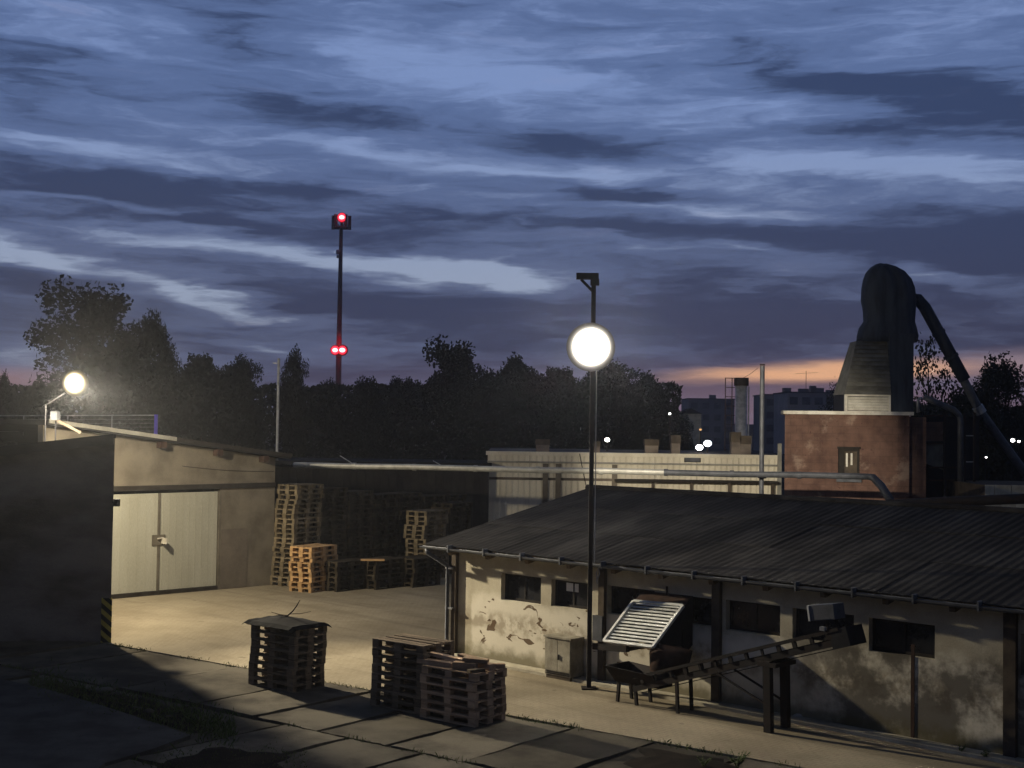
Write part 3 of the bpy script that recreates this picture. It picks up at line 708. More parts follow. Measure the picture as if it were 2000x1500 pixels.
# roof plane, verge flashing and purlin ends
def roofslab(xa, xb, ya, yb, lift, th):
    m2 = MB(); m2.add([(xa, ya, HZ(xa) + lift), (xb, ya, HZ(xb) + lift), (xb, yb, HZ(xb) + lift), (xa, yb, HZ(xa) + lift)] + [(xa, ya, HZ(xa) + lift - th), (xb, ya, HZ(xb) + lift - th), (xb, yb, HZ(xb) + lift - th), (xa, yb, HZ(xa) + lift - th)],
                      [(0, 1, 2, 3), (7, 6, 5, 4), (0, 4, 5, 1), (1, 5, 6, 2), (2, 6, 7, 3), (3, 7, 4, 0)]); return m2
roofslab(HX, .35, -.30, 14.2, .0, .13).build('roof', M['roof_felt'], hall)
roofslab(HX, -3.6, -.345, -.302, .03, .11).build('verge_flashing', M['flashing'], hall)
roofslab(-3.6, .36, -.345, -.302, .02, .10).build('verge_board', M['frame_dark'], hall)
for xx in (-3.95, -2.1, -.5): MB().box2((xx - .09, -.26, HZ(xx) - .32), (xx + .09, .0, HZ(xx) - .14)).build('purlin', M['rust'], hall)
cbl = [(-3.2 + t * .35, -.012, 3.62 - .05 * math.sin(t * .35) - .022 * t) for t in range(10)]
MB().tube(cbl, .008, 5).build('cable', M['steel_dark'], hall)
# slim mast on the hall corner
mp = D(541, 883, 41.2); mt = D(541, 700, 41.2)
ms = thing('aerial_mast', 'slim pale mast standing on the right corner of the gate hall', 'mast', (mp.x, mp.y, HZ(0) - .25), 0)
MB().tube([(0, 0, 0), (0, 0, mt.z - HZ(0) + .25)], .042, 8).build('tube', M['galv'], ms)
MB().bar((-.18, 0, mt.z - HZ(0) + .1), (.04, 0, mt.z - HZ(0) + .1), .03, .03).build('crossarm', M['galv'], ms)
# roof railing with violet end post
ra, rb = D(-40, 812, 40.5), D(305, 811, 40.5)
rl = thing('roof_railing', 'thin mesh railing on the gate hall roof ending in a violet post', 'railing', (0, 0, 0), 0)
MB().bar(ra, rb, .035, .035).build('top_rail', M['galv'], rl)
for k in range(1, 4):
    p = ra.lerp(rb, k / 4.0); MB().bar(p, p - Vector((0, 0, .6)), .025, .025).build('stanchion', M['galv'], rl)
ms_ = MB()
for k in range(1, 5):
    ms_.bar(ra - Vector((0, 0, .12 * k)), rb - Vector((0, 0, .12 * k)), .006, .006)
ms_.build('wire', M['galv'], rl)
MB().box2((rb.x - .045, rb.y - .045, rb.z - .75), (rb.x + .045, rb.y + .045, rb.z + .02)).build('end_post', M['violet'], rl)

# ------------------------------------------------------------------ near building on the left
NB0 = G(215, 1255)
nb = thing('corner_store', 'dark windowless building with sloping roof at the left edge of the yard', 'building', NB0, 0)
foot = [(-7.6, .05), (0, 0), (-4.0, 5.6), (-8.6, 5.6)]
def NZ(x): return 4.50 + .125 * x
m2 = MB(); n_ = 4
m2.add([(p[0], p[1], -.05) for p in foot] + [(p[0], p[1], NZ(p[0])) for p in foot], [(3, 2, 1, 0), (4, 5, 6, 7)] + [(i, (i + 1) % 4, 4 + (i + 1) % 4, 4 + i) for i in range(4)])
m2.build('wall', M['dark_plaster'], nb)
rf = [(-8.0, -.22), (.03, -.22), (.03, -.02), (-4.02, 5.7), (-9.0, 5.9)]
m2 = MB(); k = len(rf)
m2.add([(p[0], p[1], NZ(p[0]) + .005) for p in rf] + [(p[0], p[1], NZ(p[0]) + .10) for p in rf], [tuple(range(k - 1, -1, -1)), tuple(range(k, 2 * k))] + [(i, (i + 1) % k, k + (i + 1) % k, k + i) for i in range(k)])
m2.build('roof', M['roof_felt'], nb)
m2 = MB(); m2.add([(-8, -.265, NZ(-8) - .12), (.04, -.265, NZ(.04) - .12), (.04, -.265, NZ(.04) + .07), (-8, -.265, NZ(-8) + .07), (-8, -.222, NZ(-8) - .12), (.04, -.222, NZ(.04) - .12), (.04, -.222, NZ(.04) + .07), (-8, -.222, NZ(-8) + .07)],
                  [(0, 1, 2, 3), (7, 6, 5, 4), (0, 4, 5, 1), (1, 5, 6, 2), (2, 6, 7, 3), (3, 7, 4, 0)])
m2.build('fascia', M['frame_dark'], nb)
MB().box2((-.20, -.03, .0), (.025, .0, .98)).build('corner_guard', M['chevron'], nb)
nl = D(233, 983, 29.3) - NB0
m2 = MB(); m2.box((.09, -.05, nl.z), (.12, .12, .16)); m2.box((.02, -.05, nl.z + .02), (.06, .06, .05)); m2.build('wall_lamp', M['black_metal'], nb)
# left floodlight on its stand
LP = D(146, 748, 32.6)
lt = thing('roof_floodlight', 'warm blazing floodlight on a short stand above the left roof edge', 'floodlight', (LP.x, LP.y, 0), 0)
m2 = MB(); 
sx = -.75
m2.tube([(sx, .15, 4.2), (sx, .15, LP.z - .55), (-.05, .12, LP.z - .1)], .018, 8); m2.build('stand', M['black_metal'], lt)
hs = MB(); hs.tube([(0, .14, LP.z), (0, .10, LP.z), (0, .05, LP.z)], [.14, .26, .318], 26); hs.build('housing', M['grey_metal'], lt, True)
lo_ = MB().ball((0, 0, 0), .325, 32, 20, (1, .26, 1)).build('lens', M['lamp_warm'], lt, True); lo_.location = (0, .03, LP.z)  # disc enlarged to hold the glare around this lamp
light_at('flood_beam', 'POINT', (.16, -.30, LP.z - .20), 3300, (1.0, .87, .64), lt, radius=.12)
beam = light_at('flood_beam', 'SPOT', (.20, -.30, LP.z - .06), 13500, (1.0, .88, .66), lt, size=R(60), blend=1.0, radius=.12)
beam.rotation_euler = (Vector((1.7, 22.6, .3)) - Vector((LP.x, LP.y, LP.z))).to_track_quat('-Z', 'Y').to_euler()
# camera box and strut beside it
cbp = D(108, 812, 33.6)
cc = thing('roof_camera', 'small pale box camera on a strut at the left roof edge', 'camera', (cbp.x, cbp.y, 0), 0)
MB().box((0, 0, cbp.z), (.16, .28, .22)).build('housing', M['grey_metal'], cc)
MB().bar((.02, 0, cbp.z - .10), (.62, .1, cbp.z - .42), .05, .06).build('strut', M['pillar'], cc)
MB().bar((0, .05, cbp.z - .10), (0, .05, 4.0), .03, .03).build('stem', M['black_metal'], cc)

# ------------------------------------------------------------------ pallets
def pallet_pieces():
    P = []
    for w_, c_ in ((.145, -.3275), (.1, -.19), (.145, 0), (.1, .19), (.145, .3275)): P.append(('deck_board', (0, c_, .133), (1.2, w_, .022)))
    for c_ in (-.5275, 0, .5275): P.append(('cross_board', (c_, 0, .111), (.145, .8, .022)))
    for cx in (-.5275, 0, .5275):
        for cy, w_ in ((-.35, .1), (0, .145), (.35, .1)): P.append(('block', (cx, cy, .061), (.145, w_, .078)))
    for c_, w_ in ((-.35, .1), (0, .145), (.35, .1)): P.append(('base_board', (0, c_, .011), (1.2, w_, .022)))
    return P
PCS = pallet_pieces()
shared = {}
def piece_mesh(dims, m):
    key = (dims, m.name)
    if key not in shared:
        me_o = MB().box((0, 0, 0), dims); me = bpy.data.meshes.new('board'); me.from_pydata(me_o.v, [], me_o.f); me.update(); me.materials.append(m); shared[key] = me
    return shared[key]
def pallet(label, loc, rz, m, group):
    t = thing('pallet', label, 'pallet', loc, rz, group)
    for nm, c_, d_ in PCS:
        o = bpy.data.objects.new(nm, piece_mesh(d_, m)); COL.objects.link(o); o.parent = t; o.location = c_
        if nm == 'deck_board': o.rotation_euler = (0, 0, random.uniform(-.006, .006))
    return t
proto = {}
def pallet_copy(label, loc, rz, m, group):
    if m.name not in proto:
        proto[m.name] = pallet(label, loc, rz, m, group); return proto[m.name]
    return dup(proto[m.name], loc, rz, label, group)
ORD = ['lowest', 'second lowest', 'third', 'fourth', 'fifth', 'sixth', 'seventh', 'eighth', 'ninth', 'tenth', 'eleventh', 'twelfth', 'thirteenth', 'fourteenth', 'fifteenth', 'sixteenth', 'seventeenth', 'eighteenth', 'nineteenth', 'twentieth', 'twentyfirst', 'twentysecond', 'twentythird']
def nth(i, n):
    if i == n - 1: return 'topmost'
    return ORD[i] + ('' if i < 2 else ' from the ground')
PH = .1445
def pstack(base, rz, n, m, what, group, jit=.02, rj=.02):
    top = None
    for i in range(n):
        lab = f'{what[0]} pallet, {nth(i, n)} {what[1]}'
        p = Vector((base.x + random.uniform(-jit, jit), base.y + random.uniform(-jit, jit), .0 + i * PH))
        pallet_copy(lab, p, rz + random.uniform(-rj, rj), m, group)
    return n * PH
# stack under the black rubber sheet
B1 = G(546, 1352); B1 = Vector((B1.x + .03, B1.y + .62, 0))
rz1 = R(-38)
h1 = pstack(B1, rz1, 8, M['wood_old'], ('dark', 'in the stack under the black rubber sheet'), 'pallets in the yard')
# sheet: sagging and peaked, hanging over the edges
cs = MB(); nx, ny = 14, 10; vs = []; fs = []
for i in range(nx + 1):
    for j in range(ny + 1):
        u, v = i / nx * 2 - 1, j / ny * 2 - 1
        z = .10 * max(0, 1 - math.hypot(u * 1.1, v * 1.1)) ** 1.1 + .02 + .015 * mnoise.noise(Vector((u * 3, v * 3, 1)))
        if abs(u) > .86: z -= .05 * (abs(u) - .86) / .14
        if abs(v) > .84: z -= .05 * (abs(v) - .84) / .16
        if u < -.8: z += .02
        vs.append((u * .70, v * .50, z))
for i in range(nx):
    for j in range(ny): fs.append((i * (ny + 1) + j, (i + 1) * (ny + 1) + j, (i + 1) * (ny + 1) + j + 1, i * (ny + 1) + j + 1))
kk = len(vs); vs += [(a, b, c - .008) for a, b, c in vs]; fs += [tuple(reversed([q + kk for q in f])) for f in fs[:nx * ny]]
cs.add(vs, fs); sh = cs.build('rubber_sheet', M['rubber']); sh.location = (B1.x - .03, B1.y, h1 + .02); sh.rotation_euler = (0, 0, rz1)
tag(sh, 'creased black rubber sheet covering the left pallet stack', 'sheet')
tw = MB(); tw.tube([(0, 0, 0), (.10, 0, .09), (.17, .02, .19), (.23, .02, .30)], [.014, .012, .011, .007], 5); tw.tube([(.0, 0, .01), (-.14, .03, .02), (-.3, .0, .07)], [.01, .008, .004], 4)
tw.tube([(.05, 0, .04), (.25, -.02, .05), (.44, .02, .09)], [.008, .006, .003], 4)
twig = tw.build('twig', M['bark']); twig.location = (B1.x - .02, B1.y, h1 + .135); tag(twig, 'bent dry twig lying on top of the black rubber sheet', 'twig')
# second group: tall pile and lower pile with offcuts
zt2 = 8 * PH
c4 = [G(*p, zt2) for p in ((728, 1247), (790, 1238), (882, 1251), (826, 1262))]
B2 = sum(c4, Vector()) / 4; B2.z = 0
rz2 = math.atan2((c4[3] - c4[0]).y, (c4[3] - c4[0]).x)
pstack(B2, rz2, 8, M['wood_old'], ('grey', 'in the taller pile left of the timber offcuts'), 'pallets in the yard')
ddir = Vector((math.cos(rz2), math.sin(rz2), 0)); nd2 = Vector((-ddir.y, ddir.x, 0))
B3 = B2 + ddir * 1.27 - nd2 * .12
h3 = pstack(B3, rz2 - .02, 6, M['wood_mid'], ('brown', 'in the low pile under the timber offcuts'), 'pallets in the yard')
offs = [(-.42, -.2, .75, .16, .07, .05, 'long flat'), (-.40, .12, .80, .14, .08, -.03, 'broad'), (-.1, -.02, .5, .12, .09, .12, 'thick square'), (.1, .22, .6, .1, .06, -.15, 'thin'),
        (.22, -.22, .4, .14, .12, .3, 'chunky tilted'), (.38, .05, .44, .15, .10, -.1, 'pale chunky'), (.5, .25, .3, .1, .07, .8, 'small crosswise'), (.5, -.27, .28, .12, .05, 1.2, 'short dark')]
for (x, y, l, w_, h_, rz, nm) in offs:
    m2 = MB().box((0, 0, h_ / 2), (l, w_, h_))
    o = m2.build('timber_offcut', M['wood_mid'] if 'dark' not in nm else M['wood_old']); p = B3 + ddir * x + nd2 * y
    o.location = (p.x, p.y, h3 + .002); o.rotation_euler = (0, 0, rz2 + rz)
    tag(o, f'{nm} timber offcut on the low pallet pile before the shed', 'timber', 'timber offcuts on the low pallet pile')
for (x, y, l, w_, h_, rz, zz, nm) in ((-.3, .0, .86, .13, .05, .04, .085, 'lengthwise upper'), (.33, -.08, .42, .18, .06, .5, .125, 'slanting upper'), (.05, .17, .6, .12, .05, -.08, .095, 'middle upper')):
    o = MB().box((0, 0, h_ / 2), (l, w_, h_)).build('timber_offcut', M['wood_mid']); p = B3 + ddir * x + nd2 * y
    o.location = (p.x, p.y, h3 + zz); o.rotation_euler = (0, R(3), rz2 + rz)
    tag(o, f'{nm} timber offcut lying across others on the low pallet pile', 'timber', 'timber offcuts on the low pallet pile')

# stacks at the back of the yard: one mesh per pallet
def whole_pallet(m):
    m2 = MB()
    for nm, c_, d_ in PCS: m2.box(c_, d_)
    me = bpy.data.meshes.new('pallet'); me.from_pydata(m2.v, [], m2.f); me.update(); me.materials.append(m); return me
PM = {k: whole_pallet(M[k]) for k in ('wood_far', 'wood_new', 'wood_old', 'wood_dark')}
def bstack(base, rz, n, key, what, group, lean=(0, 0), jit=.03, wob=.0):
    for i in range(n):
        o = bpy.data.objects.new('pallet', PM[key]); COL.objects.link(o)
        t = i / max(1, n - 1)
        lx = lean[0] * t + wob * math.sin(t * 7); ly = lean[1] * t
        v = Matrix.Rotation(rz, 3, 'Z') @ Vector((lx + random.uniform(-jit, jit), ly + random.uniform(-jit, jit), 0))
        o.location = (base.x + v.x, base.y + v.y, i * PH); o.rotation_euler = (0, 0, rz + random.uniform(-.02, .02))
        tag(o, f'{what[0]} pallet, {nth(i, n)} {what[1]}', 'pallet', group)
rzb = R(57); rv = Vector((math.cos(rzb), math.sin(rzb), 0)); rn = Vector((-rv.y, rv.x, 0))
T0 = G(567, 1147)
tall = [(21, 'of the tall stack nearest the hall'), (20, 'of the second tall stack from the hall'), (19, 'of the third tall stack from the hall'), (18, 'of the fourth tall stack from the hall'), (18, 'of the fifth tall stack from the hall'), (17, 'of the sixth tall stack from the hall'), (17, 'of the seventh tall stack from the hall')]
for k, (n, w_) in enumerate(tall):
    c_ = T0 + rv * (.62 + k * 1.31) + rn * .42
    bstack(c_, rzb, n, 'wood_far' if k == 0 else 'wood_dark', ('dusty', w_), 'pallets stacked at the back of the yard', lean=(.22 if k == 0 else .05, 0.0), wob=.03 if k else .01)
f0 = G(606, 1158); rzf = R(60)
bstack(f0 + Matrix.Rotation(rzf, 3, 'Z') @ Vector((.6, .4, 0)), rzf, 9, 'wood_new', ('orange lit', 'of the short stack before the tallest stack'), 'pallets stacked at the back of the yard', jit=.05)
l0 = G(642, 1156)
for k in range(3):
    c_ = l0 + Vector((.86, .51, 0)) * (.62 + k * 1.24) + Vector((-.51, .86, 0)) * .42
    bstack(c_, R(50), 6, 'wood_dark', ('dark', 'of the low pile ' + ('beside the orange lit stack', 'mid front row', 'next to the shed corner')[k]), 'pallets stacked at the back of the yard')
a = D(704, 1091, 39.0); b = D(748, 1096, 39.3)
pk = MB().box((0, 0, 0), (.7, .16, .05)).build('loose_plank', M['wood_new']); pk.location = (a.x / 2 + b.x / 2, a.y / 2 + b.y / 2 + .25, 6 * PH + .03); pk.rotation_euler = (0, 0, .1)
tag(pk, 'short pale plank lying on the low middle pallet pile', 'plank')
w0 = D(831, 1120, 42.0); w0.z = 0; rzw = R(58)
bstack(w0 + Matrix.Rotation(rzw, 3, 'Z') @ Vector((.6, .4, 0)), rzw, 15, 'wood_far', ('pale', 'of the slim wavy stack right of the dark row'), 'pallets stacked at the back of the yard', wob=.06)
w1 = D(868, 1100, 44.5); w1.z = 0
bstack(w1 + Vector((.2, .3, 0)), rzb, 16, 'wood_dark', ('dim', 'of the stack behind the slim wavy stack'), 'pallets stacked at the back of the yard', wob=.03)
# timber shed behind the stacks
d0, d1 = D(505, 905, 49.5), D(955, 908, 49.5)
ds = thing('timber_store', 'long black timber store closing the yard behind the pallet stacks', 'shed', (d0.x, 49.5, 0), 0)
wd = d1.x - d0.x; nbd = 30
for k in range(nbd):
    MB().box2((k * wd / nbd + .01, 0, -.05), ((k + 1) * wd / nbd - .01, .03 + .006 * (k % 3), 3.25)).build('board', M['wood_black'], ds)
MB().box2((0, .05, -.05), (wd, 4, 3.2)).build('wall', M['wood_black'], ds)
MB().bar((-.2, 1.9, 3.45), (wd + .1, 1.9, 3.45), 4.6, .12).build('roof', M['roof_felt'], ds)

# ------------------------------------------------------------------ overhead pipe
pz = 3.54
pA, pB, pC = G(577, 908, pz), G(1487, 926, pz), G(1695, 931, pz)
pipe = thing('overhead_pipe', 'long pale insulated pipe crossing above the yard to the brick tower', 'pipe', (0, 0, 0), 0)
dirp = (pC - pA).normalized(); side = Vector((-dirp.y, dirp.x, 0))
nseg = 9
joints = [pA.lerp(pC, k / nseg) for k in range(nseg + 1)]
for k in range(nseg):
    MB().tube([joints[k] + Vector((0, 0, -.012 * math.sin(k * 2.1))), joints[k + 1] + Vector((0, 0, -.012 * math.sin(k * 2.1 + 2.1)))], .092, 12).build('pipe_length', M['pipe'] if k < 6 else M['grey_metal'], pipe, False)  # right lengths use darker metal, the lamp's falloff put into the colour
    if k: MB().tube([joints[k] - dirp * .06, joints[k] + dirp * .06], .108, 12).build('flange', M['pipe'] if k < 6 else M['grey_metal'], pipe)
MB().ball(pA, .092, 12, 8).build('end_cap', M['pipe'], pipe, True)
e1 = D(1722, 950, pC.y - .6); e2 = D(1742, 982, pC.y - 1.0)
MB().tube([pC - dirp * .02, pC + dirp * .15 + Vector((0, 0, -.02)), Vector((e1.x, e1.y, e1.z)), Vector((e2.x, e2.y, e2.z))], [.092, .11, .12, .12], 12).build('elbow', M['grey_metal'], pipe, True)
e3 = D(2060, 972, pC.y - 4)
MB().tube([e2 + Vector((-.15, 0, -.05)), D(1850, 980, pC.y - 2), D(1950, 976, pC.y - 3), e3], .14, 12).build('trunk_duct', M['steel_dark'], pipe, True)
for (px0, py0, px1, py1) in ((664, 890, 688, 905), (846, 900, 862, 909)):
    a = D(px0, py0, pA.y - .3); b = D(px1, py1, pA.y - .5); MB().bar(a, b, .022, .022).build('hanger', M['galv'], pipe)
# steel post holding it
po = G(1487, 1150, 0); Yp = pB.y
pb_ = D(1487, 978, Yp + .17); pt_ = D(1487, 715, Yp + .17)
pst = thing('pipe_post', 'slim grey steel post carrying the overhead pipe', 'post', (pb_.x, pb_.y, -.05), 0)
MB().tube([(0, 0, 0), (0, 0, pt_.z + .05)], .072, 10).build('tube', M['grey_metal'], pst)
MB().box((0, -.1, pz + .05 - .10), (.2, .3, .06)).build('cradle', M['grey_metal'], pst)
MB().tube([(0, 0, pt_.z + .07), (0, 0, pt_.z + .11)], .08, 10).build('cap', M['steel_dark'], pst)
# wires
def wire(p, q, sag, label, r=.008):
    pts = [p.lerp(q, t / 10) - Vector((0, 0, sag * 4 * (t / 10) * (1 - t / 10))) for t in range(11)]
    o = MB().tube(pts, r, 4).build('wire', M['steel_dark']); tag(o, label, 'wire'); return o
wire(D(1480, 719, Yp + .1), D(1428, 742, 58), .12, 'thin wire from the pipe post to the steel chimney')
wire(D(543, 805, 41.2), D(690, 902, pA.y), .05, 'thin stay from the slim mast down to the pipe')
wire(D(735, 922, 43), D(884, 960, 44), .0, 'thin wire sloping below the pipe above the pallets')
wire(D(1132, 886, 43), D(1146, 955, 43), .02, 'short dark cable hanging down the pale workshop wall', .015)

# ------------------------------------------------------------------ pale workshop behind
YB = 50.0
wa, wb = D(952, 880, YB), D(1522, 890, YB)
bh_ = (wa.z + wb.z) / 2; bw = wb.x - wa.x
ws = thing('pale_workshop', 'long pale clad workshop with flat roof and vent stacks', 'workshop', (wa.x, YB, 0), 0)
MB().box2((0, .1, -.05), (bw, 9, bh_ - .02)).build('core', M['dark_plaster'], ws)
zb1 = D(1200, 905, YB).z; zb2 = D(1200, 938, YB).z
def ribs(x0, x1, z0, z1, y, name):
    m2 = MB(); n = int((x1 - x0) / .11); vs = []; fs = []
    for i in range(n + 1):
        x = x0 + (x1 - x0) * i / n; d_ = 0 if i % 2 else -.025
        vs += [(x - .02 * (1 if i % 2 else -1), y + d_, z0), (x - .02 * (1 if i % 2 else -1), y + d_, z1)]
    for i in range(n): fs.append((2 * i, 2 * i + 2, 2 * i + 3, 2 * i + 1))
    m2.add(vs, fs); return m2.build(name, M['cladding'], ws)
npan = 7
for k in range(npan):
    xa, xb = bw * k / npan + .004, bw * (k + 1) / npan - .004
    ribs(xa, xb, zb1 + .04, bh_ - .14, .0 - .03, 'cladding_panel')
    ribs(xa, xb, zb2 + .06, zb1 - .03, .02, 'cladding_panel')
MB().box2((-.05, -.09, bh_ - .14), (bw + .04, .2, bh_)).build('parapet', M['cladding'], ws)
MB().box2((0, -.075, zb1 - .03), (bw, .09, zb1 + .04)).build('trim', M['flashing'], ws)
cx0 = D(1200, 938, YB).x - wa.x
MB().box2((cx0, -.55, zb2 - .03), (bw - .1, .1, zb2 + .05)).build('canopy', M['frame_dark'], ws)
for px in (1275, 1350, 1424, 1508):
    x_ = D(px, 950, YB - .4).x - wa.x; MB().box2((x_ - .05, -.50, -.05), (x_ + .05, -.40, zb2 - .032)).build('canopy_post', M['pillar'], ws)
for k in range(npan):
    xa, xb = bw * k / npan + .004, bw * (k + 1) / npan - .004
    ribs(xa, xb, -.05, zb2 - .04, .04, 'cladding_panel')
for px in (1065, 1090, 1200):
    x_ = D(px, 950, YB).x - wa.x; MB().box2((x_ - .1, -.06, -.05), (x_ + .1, .02, zb1 - .05)).build('pilaster', M['hall_plaster'], ws)
cp_ = D(1520, 866, YB); MB().box2((bw - .09, -.16, -.05), (bw + .06, -.1, cp_.z)).build('corner_post', M['flashing'], ws)
wl = D(1336, 892, YB) - Vector((wa.x, 0, 0)); wr = D(1368, 903, YB) - Vector((wa.x, 0, 0))
wf = MB().box2((wl.x, -.075, wr.z), (wr.x, -.055, wl.z)).build('window', M['frame_dark'], ws)
MB().box2((wl.x + .03, -.08, wr.z + .03), (wr.x - .03, -.0751, wl.z - .03)).build('pane', M['grey_metal'], wf)
for px, top, w_ in ((1060, 858, .5), (1165, 862, .24), (1272, 858, .5), (1319, 850, .33), (1436, 844, .34), (1455, 851, .4)):
    p = D(px, top, YB + .8); hgt = p.z - bh_
    vt = MB().box2((p.x - wa.x - w_ / 2, .6, bh_ - .03), (p.x - wa.x + w_ / 2, 1.0, bh_ + hgt * .55)).build('roof_vent', M['dark_plaster'], ws)
    MB().box2((p.x - wa.x - w_ * .55, .56, bh_ + hgt * .55), (p.x - wa.x + w_ * .55, 1.04, bh_ + hgt)).build('cowl', M['pillar'], vt)

# bright lamps standing beyond it
for (px, py, r_, m_, lab, ex) in ((1186, 859, .092, 'bulb', 'small white lamp on a bracket behind the workshop left end', 0), (1382, 866, .14, 'bulb_blue', 'bright bluish lamp just above the workshop parapet', 0), (1366, 874, .13, 'bulb', 'lower white lamp resting near the workshop parapet', 0),
                                  (1308, 808, .05, 'bulb', 'tiny white lamp in the dark trees by the workshop', 0), (1368, 839, .055, 'bulb_orange', 'tiny orange lamp before the far flats', 0), (1978, 860, .075, 'bulb', 'white street lamp glimpsed through the trees at the right', 0), (1990, 862, .05, 'bulb', 'second white street lamp glimpsed through right hand trees', 0), (1926, 893, .035, 'bulb', 'faint low lamp among the trees right of the tower', 0)):
    Yl = 53.5 if py < 880 and 1100 < px < 1400 and r_ > .09 else (52.0 if px > 1900 else 62)
    p = D(px, py, Yl); t = thing('yard_lamp', lab, 'lamp', (p.x, p.y, 0), 0)
    MB().tube([(0, .02, 0), (0, .02, p.z - r_)], .03, 6).build('stand', M['steel_dark'], t)
    MB().ball((0, 0, p.z), r_, 10, 7, (1.15, .8, .9)).build('bulb', M[m_], t, True)
    MB().box((0, .02, p.z + r_), (r_ * 1.6, r_ * 1.6, .03)).build('hood', M['steel_dark'], t)

# ------------------------------------------------------------------ steel chimney
YC = 60.0
c0, c1 = D(1447, 870, YC), D(1447, 738, YC)
cm = thing('steel_chimney', 'tall shiny steel chimney with black rim behind the workshop', 'chimney', (c0.x, YC, 0), 0)
MB().tube([(0, 0, 0), (0, 0, c1.z - .35)], .27, 24).build('flue', M['galv'], cm, True)
MB().tube([(0, 0, c1.z - .36), (0, 0, c1.z)], .33, 24).build('rim', M['steel_dark'], cm)
MB().tube([(.30, -.2, 0), (.30, -.2, c1.z - .4)], .035, 8).build('side_pipe', M['galv'], cm, True)
lad = MB()
for x_ in (-.72, -.42): lad.bar((x_, 0, 1.0), (x_, 0, c1.z), .035, .035)
for k in range(6): lad.bar((-.72, 0, c1.z - .02 - k * .42), (-.28, 0, c1.z - .02 - k * .42), .03, .03)
lad.build('ladder_frame', M['rust'], cm)

# ------------------------------------------------------------------ brick tower
YT = 44.0
ta, tb = D(1533, 808, YT), D(1770, 810, YT)
tz = (ta.z + tb.z) / 2 - .02; tw_ = (tb.x - ta.x) * .985
bt = thing('brick_tower', 'square red hollow brick tower house with white ledge and small window', 'tower', (ta.x, YT, 0), R(-13))
wx0, wz1 = D(1634, 876, YT).x - ta.x, D(1634, 876, YT).z; wx1, wz0 = D(1674, 935, YT).x - ta.x, D(1674, 935, YT).z
wall_mesh(0, tw_, -.05, tz, 0, .3, [(wx0, wx1, wz0, wz1)]).build('wall', M['brick'], bt)
MB().box2((0, .3, -.05), (.3, 4, tz)).build('wall', M['brick'], bt); MB().box2((tw_ - .3, .3, -.05), (tw_, 4, tz)).build('wall', M['brick'], bt); MB().box2((.3, 3.7, -.05), (tw_ - .3, 4, tz)).build('wall', M['brick'], bt)
MB().box2((tw_, .35, -.05), (tw_ + .55, 3.8, tz - .05)).build('corner_pier', M['brick'], bt)
f_ = MB(); t = .08
f_.box2((wx0, .05, wz1 - t), (wx1, .14, wz1)); f_.box2((wx0, .05, wz0), (wx1, .14, wz0 + t)); f_.box2((wx0, .052, wz0 + t), (wx0 + .2, .138, wz1 - t)); f_.box2((wx1 - t, .052, wz0 + t), (wx1, .138, wz1 - t))
wf = f_.build('window', M['frame_dark'], bt)
MB().box2((wx0 + .2, .09, wz0 + t), (wx1 - t, .1, wz1 - t)).build('pane', M['pillar'], wf)
for q in (.25, .4): MB().box2((wx0 + q, .07, wz0 + .3 + q * .4), (wx0 + q + .06, .089, wz1 - .14)).build('rag', M['white_paint'], wf)
MB().box2((wx0 - .03, -.06, wz1), (wx1 + .03, .0, wz1 + .07)).build('lintel', M['frame_dark'], bt)
MB().box2((wx0 - .05, -.12, wz0 - .09), (wx1 + .06, .0, wz0)).build('sill', M['grey_metal'], bt)
MB().box2((-.13, -.16, tz), (tw_ + .13, 4.1, tz + .11)).build('ledge', M['white_paint'], bt)
# louvered base, tapered slatted hood and tarpaulin of the dust filter standing on it
lz = tz + .11
def TX(px, py): p = D(px, py, YT + .3); return p.x - ta.x, p.z
fl_ = thing('dust_filter', 'tapered slatted dust filter wrapped in dark tarpaulin on the brick tower', 'dust filter', (ta.x, YT + .3, 0), 0)
def TX2(px, py): p = D(px, py, YT + 1.15); return p.x - ta.x, p.z
bx0, bz1 = TX(1650, 770); bx1, _ = TX(1740, 770)
fm = MB(); fm.box2((bx0, 0, lz), (bx0 + .09, .09, bz1)); fm.box2((bx1 - .05, 0, lz), (bx1, .09, bz1)); fm.box2((bx0 + .09, 0, bz1 - .06), (bx1 - .05, .09, bz1)); fm.box2((bx0 + .09, 0, lz), (bx1 - .05, .09, lz + .03)); fm.build('louver_frame', M['white_paint'], fl_)
for k in range(5):
    z = lz + .06 + k * (bz1 - lz - .12) / 5
    MB().bar((bx0 + .09, .045, z + .03), (bx1 - .05, .045, z + .03), .012, (bz1 - lz) / 6.2, up=(0, -.5, .8)).build('louver_slat', M['white_paint'], fl_)
MB().box2((bx0 + .02, .1, lz), (bx1 - .01, 1.6, bz1 - .01)).build('louver_core', M['black_metal'], fl_)
px_r = TX(1788, 770)[0]
tx0, tz1 = TX(1681, 664); tx1, _ = TX(1741, 664)
NB_ = 13
